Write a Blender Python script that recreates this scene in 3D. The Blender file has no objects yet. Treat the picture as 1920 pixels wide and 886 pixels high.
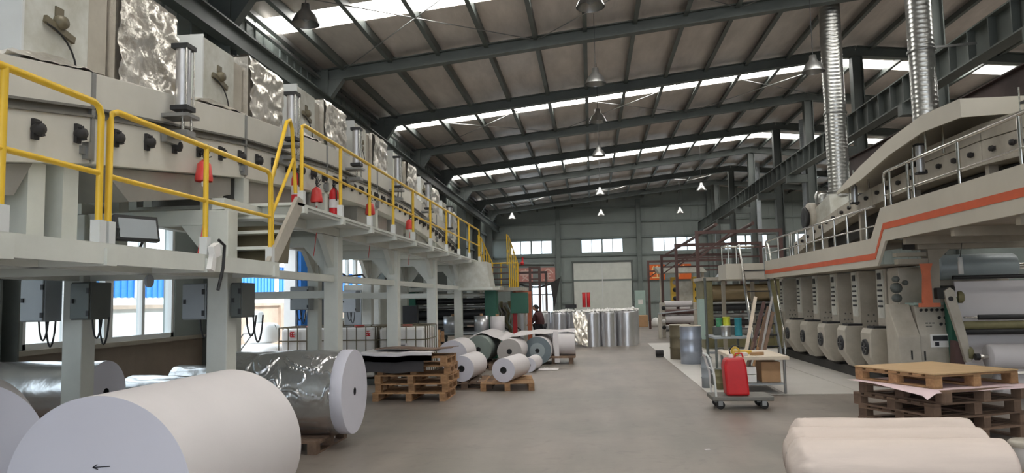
import bpy, math, random
from mathutils import Vector, Matrix, noise as mnoise
random.seed(7)
sc = bpy.context.scene
COL = sc.collection
PI = math.pi

# ---------------------------------------------------------------- camera, world, sun, exposure
def make_camera():
    F, H, a = 1400.0, 1.6, -0.02
    yc = Vector((150, -115, F)).normalized()
    zc = Vector((a, 1, (115 - 150 * a) / F)).normalized()
    xc = -yc.cross(zc)
    xc = xc if xc.x > 0 else -xc
    xc.normalize()
    # rows: world axes in (right, up, forward) camera components
    right = Vector((xc.x, yc.x, zc.x)); up = Vector((xc.y, yc.y, zc.y)); fwd = Vector((xc.z, yc.z, zc.z))
    m = Matrix((right, up, -fwd)).transposed().to_4x4()
    m.translation = (0, 0, H)
    cam = bpy.data.cameras.new('camera'); co = bpy.data.objects.new('camera', cam)
    cam.sensor_width = 36; cam.lens = 36 * F / 1920.0; cam.clip_end = 300; cam.clip_start = 0.05
    co.matrix_world = m
    COL.objects.link(co); sc.camera = co
make_camera()
w = bpy.data.worlds.new('overcast_sky'); sc.world = w; w.use_nodes = True
bg = w.node_tree.nodes['Background']; bg.inputs['Color'].default_value = (0.84, 0.91, 1.0, 1); bg.inputs['Strength'].default_value = 2.3
sun = bpy.data.lights.new('sun', 'SUN'); sun.energy = 3.0; sun.angle = 0.05; sun.color = (1, 0.96, 0.9)
so = bpy.data.objects.new('sun', sun); so.rotation_euler = (math.radians(12), math.radians(36), 0); COL.objects.link(so)
SKYLIGHT_STRENGTH = 8.5
sc.view_settings.view_transform = 'Standard'; sc.view_settings.look = 'None'
sc.view_settings.exposure = 0.65; sc.view_settings.gamma = 1.0; sc.view_settings.use_curve_mapping = False

# ---------------------------------------------------------------- materials
def lin(c):
    return tuple((x / 255 / 12.92 if x / 255 <= 0.04045 else ((x / 255 + 0.055) / 1.055) ** 2.4) for x in c)
MATS = {}
def mat(name, rgb, rough=0.6, metal=0.0, var=0.12, scale=3.0, bump=0.0, bscale=30.0, stretch=(1, 1, 1), rnd=0.0, spec=0.5, detail=5.0, rgb2=None):
    m = bpy.data.materials.new(name); m.use_nodes = True; nt = m.node_tree; N = nt.nodes; Lk = nt.links
    p = N['Principled BSDF']; c = lin(rgb)
    p.inputs['Roughness'].default_value = rough; p.inputs['Metallic'].default_value = metal
    p.inputs['Specular IOR Level'].default_value = spec
    tc = N.new('ShaderNodeTexCoord'); mp = N.new('ShaderNodeMapping'); mp.inputs['Scale'].default_value = stretch
    Lk.new(tc.outputs['Object'], mp.inputs['Vector'])
    nz = N.new('ShaderNodeTexNoise'); nz.inputs['Scale'].default_value = scale; nz.inputs['Detail'].default_value = detail
    nz.inputs['Roughness'].default_value = 0.62
    Lk.new(mp.outputs['Vector'], nz.inputs['Vector'])
    rp = N.new('ShaderNodeValToRGB'); rp.color_ramp.elements[0].position = 0.3; rp.color_ramp.elements[1].position = 0.7
    c2 = lin(rgb2) if rgb2 else c
    rp.color_ramp.elements[0].color = tuple(max(0, x * (1 - var)) for x in c2) + (1,)
    rp.color_ramp.elements[1].color = tuple(min(1, x * (1 + var)) for x in c) + (1,)
    Lk.new(nz.outputs['Fac'], rp.inputs['Fac'])
    out = rp.outputs['Color']
    if rnd:
        oi = N.new('ShaderNodeObjectInfo'); hs = N.new('ShaderNodeHueSaturation')
        mr = N.new('ShaderNodeMapRange'); mr.inputs['To Min'].default_value = 1 - rnd; mr.inputs['To Max'].default_value = 1 + rnd
        Lk.new(oi.outputs['Random'], mr.inputs['Value']); Lk.new(mr.outputs['Result'], hs.inputs['Value'])
        Lk.new(out, hs.inputs['Color']); out = hs.outputs['Color']
    Lk.new(out, p.inputs['Base Color'])
    if bump:
        nb = N.new('ShaderNodeTexNoise'); nb.inputs['Scale'].default_value = bscale; nb.inputs['Detail'].default_value = 4
        Lk.new(mp.outputs['Vector'], nb.inputs['Vector'])
        b = N.new('ShaderNodeBump'); b.inputs['Strength'].default_value = bump; b.inputs['Distance'].default_value = 0.02
        Lk.new(nb.outputs['Fac'], b.inputs['Height']); Lk.new(b.outputs['Normal'], p.inputs['Normal'])
    MATS[name] = m; return m
def emis(name, rgb, strength):
    m = bpy.data.materials.new(name); m.use_nodes = True; p = m.node_tree.nodes['Principled BSDF']
    p.inputs['Base Color'].default_value = lin(rgb) + (1,)
    p.inputs['Emission Color'].default_value = lin(rgb) + (1,); p.inputs['Emission Strength'].default_value = strength
    MATS[name] = m; return m
def concrete():
    m = mat('concrete', (138, 127, 119), 0.42, 0, 0.13, 0.45, 0.04, 14, rgb2=(124, 119, 110), detail=8)
    nt = m.node_tree; N = nt.nodes; Lk = nt.links; p = N['Principled BSDF']; src = p.inputs['Base Color'].links[0].from_socket
    tc = [n for n in N if n.type == 'TEX_COORD'][0]; mp = N.new('ShaderNodeMapping'); mp.inputs['Scale'].default_value = (1.6, 0.22, 1)
    Lk.new(tc.outputs['Object'], mp.inputs['Vector'])
    n2 = N.new('ShaderNodeTexNoise'); n2.inputs['Scale'].default_value = 1.3; n2.inputs['Detail'].default_value = 7; Lk.new(mp.outputs[0], n2.inputs['Vector'])
    n3 = N.new('ShaderNodeTexNoise'); n3.inputs['Scale'].default_value = 3.5; n3.inputs['Detail'].default_value = 9; n3.inputs['Distortion'].default_value = 1.5; Lk.new(tc.outputs['Object'], n3.inputs['Vector'])
    r2 = N.new('ShaderNodeMapRange'); r2.inputs[1].default_value = 0.35; r2.inputs[2].default_value = 0.65; r2.inputs[3].default_value = 0.86; r2.inputs[4].default_value = 1.1; Lk.new(n2.outputs['Fac'], r2.inputs[0])
    r3 = N.new('ShaderNodeMapRange'); r3.inputs[1].default_value = 0.56; r3.inputs[2].default_value = 0.7; r3.inputs[3].default_value = 1.0; r3.inputs[4].default_value = 0.86; Lk.new(n3.outputs['Fac'], r3.inputs[0])
    mu = N.new('ShaderNodeMath'); mu.operation = 'MULTIPLY'; Lk.new(r2.outputs[0], mu.inputs[0]); Lk.new(r3.outputs[0], mu.inputs[1])
    hs = N.new('ShaderNodeHueSaturation'); Lk.new(src, hs.inputs['Color']); Lk.new(mu.outputs[0], hs.inputs['Value']); Lk.new(hs.outputs[0], p.inputs['Base Color'])
concrete()
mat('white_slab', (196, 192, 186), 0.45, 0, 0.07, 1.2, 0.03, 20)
mat('asphalt', (190, 182, 172), 0.8, 0, 0.1, 1)
mat('roof_foil', (206, 197, 190), 0.4, 0.3, 0.14, 0.9, 0.7, 2.4, stretch=(3.0, 0.8, 1), detail=6)
mat('wall_post', (122, 130, 126), 0.5, 0.15, 0.1, 2.0)
mat('dark_steel', (92, 97, 94), 0.5, 0.25, 0.14, 2.0)
mat('siding', (140, 148, 144), 0.5, 0.15, 0.08, 1.0)
mat('masonry', (138, 124, 110), 0.85, 0, 0.12, 2.0, 0.1, 40)
mat('bare_steel', (150, 150, 148), 0.32, 0.8, 0.12, 4)
mat('paint_light', (210, 212, 204), 0.42, 0, 0.07, 2.5, 0.02, 60)
mat('paint_white', (214, 216, 214), 0.4, 0, 0.04, 2.5)
mat('paint_box', (202, 203, 196), 0.45, 0, 0.10, 4.0, 0.03, 30, rgb2=(186, 184, 170))
mat('trough', (207, 204, 194), 0.4, 0.05, 0.06, 2.0)
mat('seam', (112, 110, 104), 0.55, 0.2, 0.15, 5)
mat('grey_panel', (158, 156, 150), 0.35, 0.3, 0.1, 3)
mat('beige', (186, 180, 167), 0.45, 0, 0.09, 2.0, rgb2=(168, 160, 146))
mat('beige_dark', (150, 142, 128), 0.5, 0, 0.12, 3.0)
mat('beige_fascia', (196, 190, 176), 0.42, 0, 0.05, 1.5)
mat('stripe', (206, 92, 52), 0.45, 0, 0.08, 4)
mat('foil_wrap', (222, 216, 206), 0.3, 0.75, 0.10, 5, 1.0, 9, detail=8)
mat('silver_web', (208, 208, 208), 0.26, 0.84, 0.08, 3, 0.16, 16)
mat('silver_tight', (216, 216, 218), 0.32, 0.8, 0.06, 3, 0.2, 12)
mat('galv', (190, 190, 186), 0.30, 0.9, 0.14, 6)
mat('chrome', (214, 212, 206), 0.14, 1.0, 0.05, 6)
mat('alu', (198, 198, 200), 0.28, 0.85, 0.05, 6)
mat('paper_white', (212, 207, 207), 0.72, 0, 0.03, 1.5)
mat('paper_end', (208, 207, 217), 0.75, 0, 0.025, 1.5)
mat('paper_cream', (208, 194, 184), 0.75, 0, 0.05, 2.0, 0.25, 5, stretch=(0.6, 3, 3))
mat('paper_grey', (168, 164, 160), 0.75, 0, 0.05, 4)
mat('paper_green', (124, 134, 128), 0.7, 0, 0.06, 4)
mat('paper_slate', (112, 124, 130), 0.7, 0, 0.06, 4)
mat('paper_pink', (232, 208, 210), 0.7, 0, 0.03, 4)
mat('sheet_dark', (92, 88, 90), 0.6, 0, 0.1, 6)
mat('cardboard', (176, 140, 104), 0.8, 0, 0.08, 6)
mat('yellow', (228, 186, 50), 0.4, 0, 0.06, 6)
mat('red', (198, 30, 36), 0.4, 0, 0.1, 5)
mat('red_lamp', (214, 70, 66), 0.35, 0, 0.08, 6)
mat('orange', (196, 106, 72), 0.5, 0, 0.12, 4)
mat('oxide_dark', (72, 56, 54), 0.55, 0.1, 0.15, 5)
mat('oxide', (86, 62, 58), 0.55, 0, 0.15, 5)
mat('blue', (40, 128, 220), 0.45, 0, 0.08, 4)
mat('blue_roof', (52, 132, 214), 0.5, 0.0, 0.08, 2)
mat('machine_green', (40, 96, 78), 0.45, 0, 0.1, 3)
mat('pale_green', (168, 190, 182), 0.45, 0, 0.06, 3)
mat('box_grey', (150, 156, 160), 0.45, 0.1, 0.06, 3)
mat('black', (34, 34, 36), 0.5, 0, 0.2, 8)
mat('rubber', (48, 46, 46), 0.75, 0, 0.15, 8)
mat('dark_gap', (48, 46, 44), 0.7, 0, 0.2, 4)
mat('wood', (172, 134, 96), 0.75, 0, 0.22, 7, 0.25, 30, stretch=(1, 1, 1), rnd=0.22, rgb2=(150, 112, 78))
mat('wood_dark', (118, 96, 80), 0.8, 0, 0.25, 7, 0.25, 30, rnd=0.25)
mat('plywood', (202, 170, 128), 0.6, 0, 0.12, 3, 0.05, 30, stretch=(1, 6, 1))
mat('wood_table', (214, 200, 180), 0.55, 0, 0.1, 4, stretch=(1, 6, 1))
mat('plastic_white', (232, 230, 226), 0.45, 0, 0.04, 3)
mat('drum_blue', (168, 176, 190), 0.32, 0.6, 0.10, 5)
mat('drum_brown', (112, 104, 84), 0.5, 0.2, 0.15, 5)
mat('olive', (124, 118, 84), 0.5, 0.1, 0.2, 4)
mat('teal', (40, 128, 140), 0.5, 0, 0.1, 4)
mat('lime', (200, 204, 60), 0.5, 0, 0.1, 4)
mat('can_green', (70, 140, 100), 0.5, 0, 0.1, 4)
mat('machine_yellow', (214, 176, 66), 0.5, 0, 0.1, 4)
mat('jacket', (70, 38, 40), 0.85, 0, 0.15, 8)
mat('trousers', (40, 40, 46), 0.85, 0, 0.15, 8)
mat('skin', (196, 150, 124), 0.6, 0, 0.04, 8)
mat('hair', (24, 22, 22), 0.6, 0, 0.2, 20)
mat('ink', (40, 40, 46), 0.7, 0, 0.1, 8)
mat('sign_orange', (226, 106, 40), 0.5, 0, 0.05, 8)
mat('sign_pink', (206, 142, 132), 0.6, 0, 0.08, 8)
mat('sign_text', (250, 214, 150), 0.5, 0, 0.03, 8)
mat('sign_faded', (232, 200, 190), 0.6, 0, 0.03, 8)
mat('outside_wall', (206, 186, 170), 0.85, 0, 0.12, 1.2, rgb2=(196, 178, 164))
mat('outside_white', (236, 236, 234), 0.7, 0, 0.04, 1.5)
mat('brown_roller', (128, 112, 84), 0.35, 0.3, 0.12, 3)
mat('grey_blue_web', (148, 158, 160), 0.4, 0.1, 0.04, 2)
emis('skylight', (253, 251, 246), SKYLIGHT_STRENGTH)
def glass():
    m = bpy.data.materials.new('pane_glass'); m.use_nodes = True; nt = m.node_tree; N = nt.nodes; N.remove(N['Principled BSDF'])
    t = N.new('ShaderNodeBsdfTransparent'); t.inputs['Color'].default_value = (0.9, 0.94, 0.95, 1)
    g = N.new('ShaderNodeBsdfGlossy'); g.inputs['Roughness'].default_value = 0.05
    x = N.new('ShaderNodeMixShader'); x.inputs['Fac'].default_value = 0.08
    nt.links.new(t.outputs[0], x.inputs[1]); nt.links.new(g.outputs[0], x.inputs[2]); nt.links.new(x.outputs[0], N['Material Output'].inputs[0])
    MATS['pane_glass'] = m
glass()
def film():
    m = bpy.data.materials.new('plastic_film'); m.use_nodes = True; nt = m.node_tree; N = nt.nodes
    p = N['Principled BSDF']; p.inputs['Base Color'].default_value = (0.8, 0.8, 0.8, 1); p.inputs['Roughness'].default_value = 0.25
    t = N.new('ShaderNodeBsdfTransparent'); x = N.new('ShaderNodeMixShader'); x.inputs['Fac'].default_value = 0.65
    nt.links.new(t.outputs[0], x.inputs[1]); nt.links.new(p.outputs[0], x.inputs[2]); nt.links.new(x.outputs[0], N['Material Output'].inputs[0])
    MATS['plastic_film'] = m
film()

# ---------------------------------------------------------------- mesh helpers
WM = {}
def root_of(o):
    while o.parent: o = o.parent
    return o
class MB:
    def __init__(s): s.v = []; s.f = []; s.sm = []
    def add(s, vs, fs, smooth=False):
        o = len(s.v); s.v += [Vector(v) for v in vs]
        for f in fs: s.f.append(tuple(i + o for i in f)); s.sm.append(smooth)
        return s
    def box(s, x0, x1, y0, y1, z0, z1):
        return s.add([(x0, y0, z0), (x1, y0, z0), (x1, y1, z0), (x0, y1, z0), (x0, y0, z1), (x1, y0, z1), (x1, y1, z1), (x0, y1, z1)],
                     [(0, 3, 2, 1), (4, 5, 6, 7), (0, 1, 5, 4), (1, 2, 6, 5), (2, 3, 7, 6), (3, 0, 4, 7)])
    def bx(s, c, d, rz=0, rx=0, ry=0):
        m = Matrix.Translation(c) @ Matrix.Rotation(rz, 4, 'Z') @ Matrix.Rotation(ry, 4, 'Y') @ Matrix.Rotation(rx, 4, 'X')
        b = MB().box(-d[0] / 2, d[0] / 2, -d[1] / 2, d[1] / 2, -d[2] / 2, d[2] / 2)
        return s.add([m @ v for v in b.v], b.f)
    def beam(s, p0, p1, w, h, up=(0, 0, 1)):
        p0 = Vector(p0); p1 = Vector(p1); d = (p1 - p0).normalized(); u = Vector(up)
        if abs(d.dot(u)) > 0.99: u = Vector((0, 1, 0))
        r = d.cross(u).normalized(); u = r.cross(d).normalized()
        vs = []
        for p in (p0, p1):
            for a, b in ((-1, -1), (1, -1), (1, 1), (-1, 1)): vs.append(p + r * a * w / 2 + u * b * h / 2)
        return s.add(vs, [(3, 2, 1, 0), (4, 5, 6, 7), (0, 1, 5, 4), (1, 2, 6, 5), (2, 3, 7, 6), (3, 0, 4, 7)])
    def ibeam(s, p0, p1, w, h, t=0.02):
        p0 = Vector(p0); p1 = Vector(p1); d = (p1 - p0).normalized(); r = d.cross(Vector((0, 0, 1))) if abs(d.z) < 0.99 else Vector((0, 1, 0)); r.normalize(); u = r.cross(d)
        s.beam(p0 + u * (h / 2 - t / 2), p1 + u * (h / 2 - t / 2), w, t, up=u); s.beam(p0 - u * (h / 2 - t / 2), p1 - u * (h / 2 - t / 2), w, t, up=u)
        return s.beam(p0, p1, t, h - 2 * t, up=u)
    def tube(s, p0, p1, r, n=12, r2=None, caps=True, smooth=True):
        p0 = Vector(p0); p1 = Vector(p1); r2 = r if r2 is None else r2
        d = (p1 - p0).normalized(); a = Vector((0, 0, 1)) if abs(d.z) < 0.9 else Vector((1, 0, 0))
        x = d.cross(a).normalized(); y = d.cross(x)
        vs = [p + x * math.cos(2 * PI * i / n) * rr + y * math.sin(2 * PI * i / n) * rr for p, rr in ((p0, r), (p1, r2)) for i in range(n)]
        s.add(vs, [((i + 1) % n, i, n + i, n + (i + 1) % n) for i in range(n)], smooth)
        if caps: s.add(vs, [tuple(range(n)), tuple(range(2 * n - 1, n - 1, -1))])
        return s
    def path(s, pts, r, n=8):
        pts = [Vector(p) for p in pts]; rings = []
        up = Vector((0.13, 0.21, 0.97)).normalized()
        for i, p in enumerate(pts):
            d = (pts[min(i + 1, len(pts) - 1)] - pts[max(i - 1, 0)]).normalized()
            x = d.cross(up).normalized() if abs(d.dot(up)) < 0.98 else d.cross(Vector((1, 0, 0))).normalized()
            y = d.cross(x); rings.append([p + x * math.cos(2 * PI * k / n) * r + y * math.sin(2 * PI * k / n) * r for k in range(n)])
        vs = [v for g in rings for v in g]; fs = []
        for i in range(len(pts) - 1):
            for k in range(n): fs.append((i * n + (k + 1) % n, i * n + k, (i + 1) * n + k, (i + 1) * n + (k + 1) % n))
        s.add(vs, fs, True); m = (len(pts) - 1) * n
        return s.add(vs, [tuple(range(n)), tuple(m + n - 1 - k for k in range(n))])
    def prism(s, poly, axis, a0, a1):
        n = len(poly)
        def P(p, a): return {'x': (a, p[0], p[1]), 'y': (p[0], a, p[1]), 'z': (p[0], p[1], a)}[axis]
        vs = [P(p, a0) for p in poly] + [P(p, a1) for p in poly]
        return s.add(vs, [tuple(range(n - 1, -1, -1)), tuple(range(n, 2 * n))] + [(i, (i + 1) % n, n + (i + 1) % n, n + i) for i in range(n)])
    def lathe(s, prof, o, d=(0, 0, 1), n=24, smooth=True, wob=0.0, seed=0):
        o = Vector(o); d = Vector(d).normalized(); a = Vector((0, 0, 1)) if abs(d.z) < 0.9 else Vector((1, 0, 0))
        x = d.cross(a).normalized(); y = d.cross(x); vs = []
        for j, (r, h) in enumerate(prof):
            for i in range(n):
                t = 2 * PI * i / n; rr = r
                if wob: rr = r * (1 + wob * mnoise.noise(Vector((math.cos(t) * 2 + seed, math.sin(t) * 2, h * 2.2 + seed))))
                vs.append(o + d * h + x * math.cos(t) * rr + y * math.sin(t) * rr)
        fs = [(j * n + (i + 1) % n, j * n + i, (j + 1) * n + i, (j + 1) * n + (i + 1) % n) for j in range(len(prof) - 1) for i in range(n)]
        return s.add(vs, fs, smooth)
    def disc(s, o, d, r, n=24):
        return s.tube(Vector(o), Vector(o) + Vector(d).normalized() * 0.004, r, n)
    def sheet(s, fn, nu, nv, th=0.0, smooth=True):
        g = [[Vector(fn(i / nu, j / nv)) for j in range(nv + 1)] for i in range(nu + 1)]
        vs = [p for r in g for p in r]; k = nv + 1
        fs = [(i * k + j, (i + 1) * k + j, (i + 1) * k + j + 1, i * k + j + 1) for i in range(nu) for j in range(nv)]
        s.add(vs, fs, smooth)
        if th:
            off = Vector((0, 0, -th)) if not isinstance(th, (tuple, Vector)) else Vector(th)
            s.add([v + off for v in vs], [f[::-1] for f in fs], smooth)
            ed = [(0, j) for j in range(nv + 1)] + [(i, nv) for i in range(1, nu + 1)] + [(nu, j) for j in range(nv - 1, -1, -1)] + [(i, 0) for i in range(nu - 1, 0, -1)]
            ring = [g[i][j] for i, j in ed]; m = len(ring)
            s.add(ring + [v + off for v in ring], [(q, (q + 1) % m, m + (q + 1) % m, m + q) for q in range(m)])
        return s
    def mesh(s, name, material, inv=None):
        me = bpy.data.meshes.new(name)
        me.from_pydata([tuple(inv @ v) if inv else tuple(v) for v in s.v], [], s.f); me.polygons.foreach_set('use_smooth', s.sm)
        me.materials.append(MATS[material]); me.update(); return me
    def build(s, name, material, parent=None, bevel=0.0, label=None, loc=None, kind=None):
        if parent is not None:
            inv = WM[root_of(parent)].inverted(); o = bpy.data.objects.new(name, s.mesh(name, material, inv)); o.parent = parent
        else:
            if loc is None:
                lo = [min(v[i] for v in s.v) for i in range(3)]; hi = [max(v[i] for v in s.v) for i in range(3)]
                loc = ((lo[0] + hi[0]) / 2, (lo[1] + hi[1]) / 2, lo[2])
            M = Matrix.Translation(loc); o = bpy.data.objects.new(name, s.mesh(name, material, M.inverted())); o.location = loc; WM[o] = M
        COL.objects.link(o)
        if bevel:
            b = o.modifiers.new('bevel', 'BEVEL'); b.width = bevel; b.segments = 2; b.limit_method = 'ANGLE'
        if label: o['label'] = label
        if kind: o['kind'] = kind
        return o
def tag(o, label, cat, group=None):
    o['label'] = label; o['category'] = cat
    if group: o['group'] = group
    return o
def thing(name, label, cat, loc=(0, 0, 0), rz=0.0, group=None):
    o = bpy.data.objects.new(name, None); o.empty_display_size = 0.1; COL.objects.link(o)
    o.location = loc; o.rotation_euler = (0, 0, rz); WM[o] = Matrix.Translation(loc) @ Matrix.Rotation(rz, 4, 'Z')
    if cat: tag(o, label, cat, group)
    return o
def struct(o, label=None):
    o['kind'] = 'structure'
    if label: o['label'] = label
    return o
def copy_tree(o, loc, rz=0.0, label=None, group=None):
    def cp(src, par):
        c = src.copy(); COL.objects.link(c)
        if par: c.parent = par
        for ch in src.children: cp(ch, c)
        return c
    c = cp(o, None); c.location = loc; c.rotation_euler = (0, 0, rz)
    WM[c] = Matrix.Translation(loc) @ Matrix.Rotation(rz, 4, 'Z')
    if label: c['label'] = label
    if group: c['group'] = group
    return c
def dup(part, parent, d):
    """copy of a part (and its sub-parts) shifted by d, sharing mesh data"""
    c = part.copy(); COL.objects.link(c); c.parent = parent; c.location = part.location + Vector(d)
    for ch in part.children:
        q = ch.copy(); COL.objects.link(q); q.parent = c
    return c
# ================================================================ SETTING
LX, RX, Y0, Y1 = -6.6, 22.0, -10.0, 50.0
RIDGE = 7.8
def zr(x):  # underside of the roof skin
    return 7.37 + 0.103 * (min(x, RIDGE) + 6.4) - (0.103 * (x - RIDGE) if x > RIDGE else 0)
RAF = [-7.3, -2.4, 2.5, 7.4, 12.3, 17.2, 22.1, 27.0, 31.6, 36.6, 41.8, 46.7]
SKY = [(-5.2, -4.3), (4.4, 5.3), (14.1, 15.0), (23.55, 24.4), (34.0, 35.0), (43.3, 44.2)]
fl = struct(MB().box(LX - 0.3, RX + 0.3, Y0 - 0.3, Y1 + 0.3, -0.2, 0.0).build('floor', 'concrete', loc=(0, 0, 0)), 'grey concrete factory floor')
WM[fl] = Matrix.Identity(4)
sl = None
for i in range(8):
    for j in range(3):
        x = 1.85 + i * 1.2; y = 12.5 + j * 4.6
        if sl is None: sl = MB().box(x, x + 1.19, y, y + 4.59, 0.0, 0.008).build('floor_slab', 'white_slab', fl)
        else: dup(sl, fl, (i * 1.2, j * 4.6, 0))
# outside
gr = struct(MB().box(-60, LX - 0.3, -30, 80, -0.25, -0.05).build('ground', 'asphalt', loc=(-30, 10, -0.25)), 'pale paved yard outside the left wall')
t = thing('boundary_wall', 'beige concrete yard wall seen through the open side door', 'wall', (-13, 25, -0.05))
MB().box(-13.2, -12.9, 24.5, 60, -0.05, 1.55).build('wall_body', 'outside_wall', t)
MB().box(-13.2, -12.9, -8, 24.5, -0.05, 1.55).build('white_lit_wall', 'outside_white', t)  # near stretch of the beige wall; strong daylight put into a white colour
MB().box(-13.28, -12.82, -8, 60, 1.55, 1.66).build('coping', 'outside_wall', t)
for k in range(8): MB().box(-12.9, -12.78, 25.4 + k * 4.4, 25.75 + k * 4.4, -0.05, 1.55).build('pilaster', 'outside_wall', t)
t = thing('blue_warehouse', 'blue corrugated warehouse beyond the yard wall', 'building', (-22, 25, -0.05))
MB().box(-26, -22, -5, 70, -0.05, 2.05).build('wall_base', 'outside_white', t)
def corrug(p, x, y0, y1, z0, z1, mat_, name, step=0.3, d=0.05):
    m = MB(); y = y0
    n = int((y1 - y0) / step)
    for k in range(n):
        a = y0 + k * step
        m.box(x, x + d, a, a + step * 0.5, z0, z1)
    m.box(x - 0.06, x, y0, y1, z0, z1)
    return m.build(name, mat_, p, kind=None)
corrug(t, -22.0, -5, 70, 2.05, 4.2, 'blue_roof', 'siding', 0.5)
MB().prism([(-26, 4.2), (-21.6, 4.2), (-26, 5.2)], 'y', -5, 70).build('roof', 'outside_white', t)
for k in range(8): MB().box(-21.95, -21.85, 2 + k * 8.0, 2.5 + k * 8, 2.05, 4.2).build('downpipe', 'outside_white', t)

# ---- left wall, with two windows and an open doorway
wl = struct(thing('wall_left', None, None, (LX, 20, 0)), 'grey green steel siding over a brown masonry plinth')
W1 = (8.1, 11.3, 1.1, 2.95); D1 = (13.25, 16.1, 0.0, 3.2); W2 = (19.2, 22.1, 1.1, 2.95)
def left_wall_piece(name, y0, y1, z0, z1, mt):
    return MB().box(LX - 0.2, LX, y0, y1, z0, z1).build(name, mt, wl)
left_wall_piece('plinth', Y0, D1[0], 0, 1.1, 'masonry'); left_wall_piece('plinth', D1[1], Y1, 0, 1.1, 'masonry')
MB().box(LX - 0.22, LX + 0.06, Y0, D1[0], 1.06, 1.12).build('sill_course', 'beige_dark', wl); MB().box(LX - 0.22, LX + 0.06, D1[1], Y1, 1.06, 1.12).build('sill_course', 'beige_dark', wl)
W0 = [(-5.0, -1.6), (1.6, 5.6)]
left_wall_piece('siding', Y0, W0[0][0], 1.12, 2.95, 'siding'); left_wall_piece('siding', W0[0][1], W0[1][0], 1.12, 2.95, 'siding'); left_wall_piece('siding', W0[1][1], W1[0], 1.12, 2.95, 'siding'); left_wall_piece('siding', W1[1], D1[0], 1.12, 2.95, 'siding')
left_wall_piece('siding', D1[1], W2[0], 1.12, 2.95, 'siding'); left_wall_piece('siding', W2[1], Y1, 1.12, 2.95, 'siding')
UW = [(43.4, 44.9), (48.0, 49.8)]
left_wall_piece('siding', Y0, Y1, 2.95, 4.45, 'siding'); left_wall_piece('siding', Y0, UW[0][0], 4.45, 5.5, 'siding')
left_wall_piece('siding', UW[0][1], UW[1][0], 4.45, 5.5, 'siding'); left_wall_piece('siding', UW[1][1], Y1, 4.45, 5.5, 'siding')
left_wall_piece('siding', Y0, Y1, 5.5, 7.6, 'siding')
rib = MB(); 
for k in range(int((Y1 - Y0) / 0.4)): rib.box(LX, LX + 0.03, Y0 + k * 0.4, Y0 + k * 0.4 + 0.1, 5.5, 7.3)
rib.build('siding_ribs', 'siding', wl, kind='stuff')
for z in (3.2, 4.35, 5.6): MB().box(LX, LX + 0.12, D1[1] + 0.3, Y1, z, z + 0.14).build('girt', 'dark_steel', wl)
MB().ibeam((LX + 0.45, Y0, 6.3), (LX + 0.45, Y1, 6.3), 0.22, 0.36, 0.03).build('runway_beam', 'dark_steel', wl)
MB().beam((LX + 0.2, Y0, 7.02), (LX + 0.2, Y1, 7.02), 0.09, 0.06).build('eave_strut', 'bare_steel', wl)
MB().beam((LX + 0.2, Y0, 7.22), (LX + 0.2, Y1, 7.22), 0.12, 0.1).build('eave_strut', 'bare_steel', wl)
for y in RAF:
    MB().box(LX, LX + 0.42, y - 0.14, y - 0.115, 0, 7.2).box(LX, LX + 0.42, y + 0.115, y + 0.14, 0, 7.2).box(LX + 0.2, LX + 0.22, y - 0.12, y + 0.12, 0, 7.2).build('column', 'dark_steel', wl)
def window_x(name, x, y0, y1, z0, z1, n, label, fm='paint_white'):
    t = struct(thing(name, None, None, (x, (y0 + y1) / 2, z0)), label)
    f = MB().box(x - 0.08, x + 0.03, y0, y1, z0, z0 + 0.07).box(x - 0.08, x + 0.03, y0, y1, z1 - 0.07, z1).box(x - 0.08, x + 0.03, y0, y0 + 0.07, z0, z1).box(x - 0.08, x + 0.03, y1 - 0.07, y1, z0, z1)
    f.build('window_frame', fm, t)
    for k in range(1, n): 
        yy = y0 + (y1 - y0) * k / n; wd = 0.09 if k == n // 2 else 0.035
        MB().box(x - 0.07, x + 0.02, yy - wd, yy + wd, z0 + 0.07, z1 - 0.07).build('mullion', fm, t)
    for k in range(n):
        a = y0 + (y1 - y0) * k / n; MB().box(x - 0.035, x - 0.029, a + 0.05, a + (y1 - y0) / n - 0.05, z0 + 0.07, z1 - 0.07).build('pane', 'pane_glass', t)
    return t
window_x('window_1', LX - 0.05, *W1[:2], W1[2] + 0.02, W1[3], 4, 'white framed sliding window behind the near columns')
window_x('window_10', LX - 0.05, *W0[0], W1[2] + 0.02, W1[3], 4, 'white framed side window behind the photographer')
window_x('window_11', LX - 0.05, *W0[1], W1[2] + 0.02, W1[3], 4, 'white framed side window left of the frame')
window_x('window_2', LX - 0.05, *W2[:2], W2[2] + 0.02, W2[3], 4, 'white framed window beyond the open doorway')
window_x('window_3', LX - 0.05, *UW[0], 4.45, 5.5, 2, 'high window in the left wall, nearer of two')
window_x('window_4', LX - 0.05, *UW[1], 4.45, 5.5, 2, 'high window in the left wall beside the end wall')
t = struct(thing('door_1', None, None, (LX, 14.7, 0)), 'open side doorway with blue leaf')
MB().box(LX - 0.22, LX + 0.04, D1[0] - 0.06, D1[0] + 0.05, 0, 3.0).box(LX - 0.22, LX + 0.04, D1[1] - 0.05, D1[1] + 0.06, 0, 3.0).box(LX - 0.22, LX + 0.04, D1[0], D1[1], 2.9, 3.0).build('door_frame', 'paint_white', t)
MB().box(LX + 0.06, LX + 0.13, 16.15, 17.05, 0.02, 2.93).build('door_leaf', 'blue', t)
MB().tube((LX + 0.16, 16.3, 1.25), (LX + 0.16, 16.42, 1.5), 0.025, 8).build('door_handle', 'paint_white', t)

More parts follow.
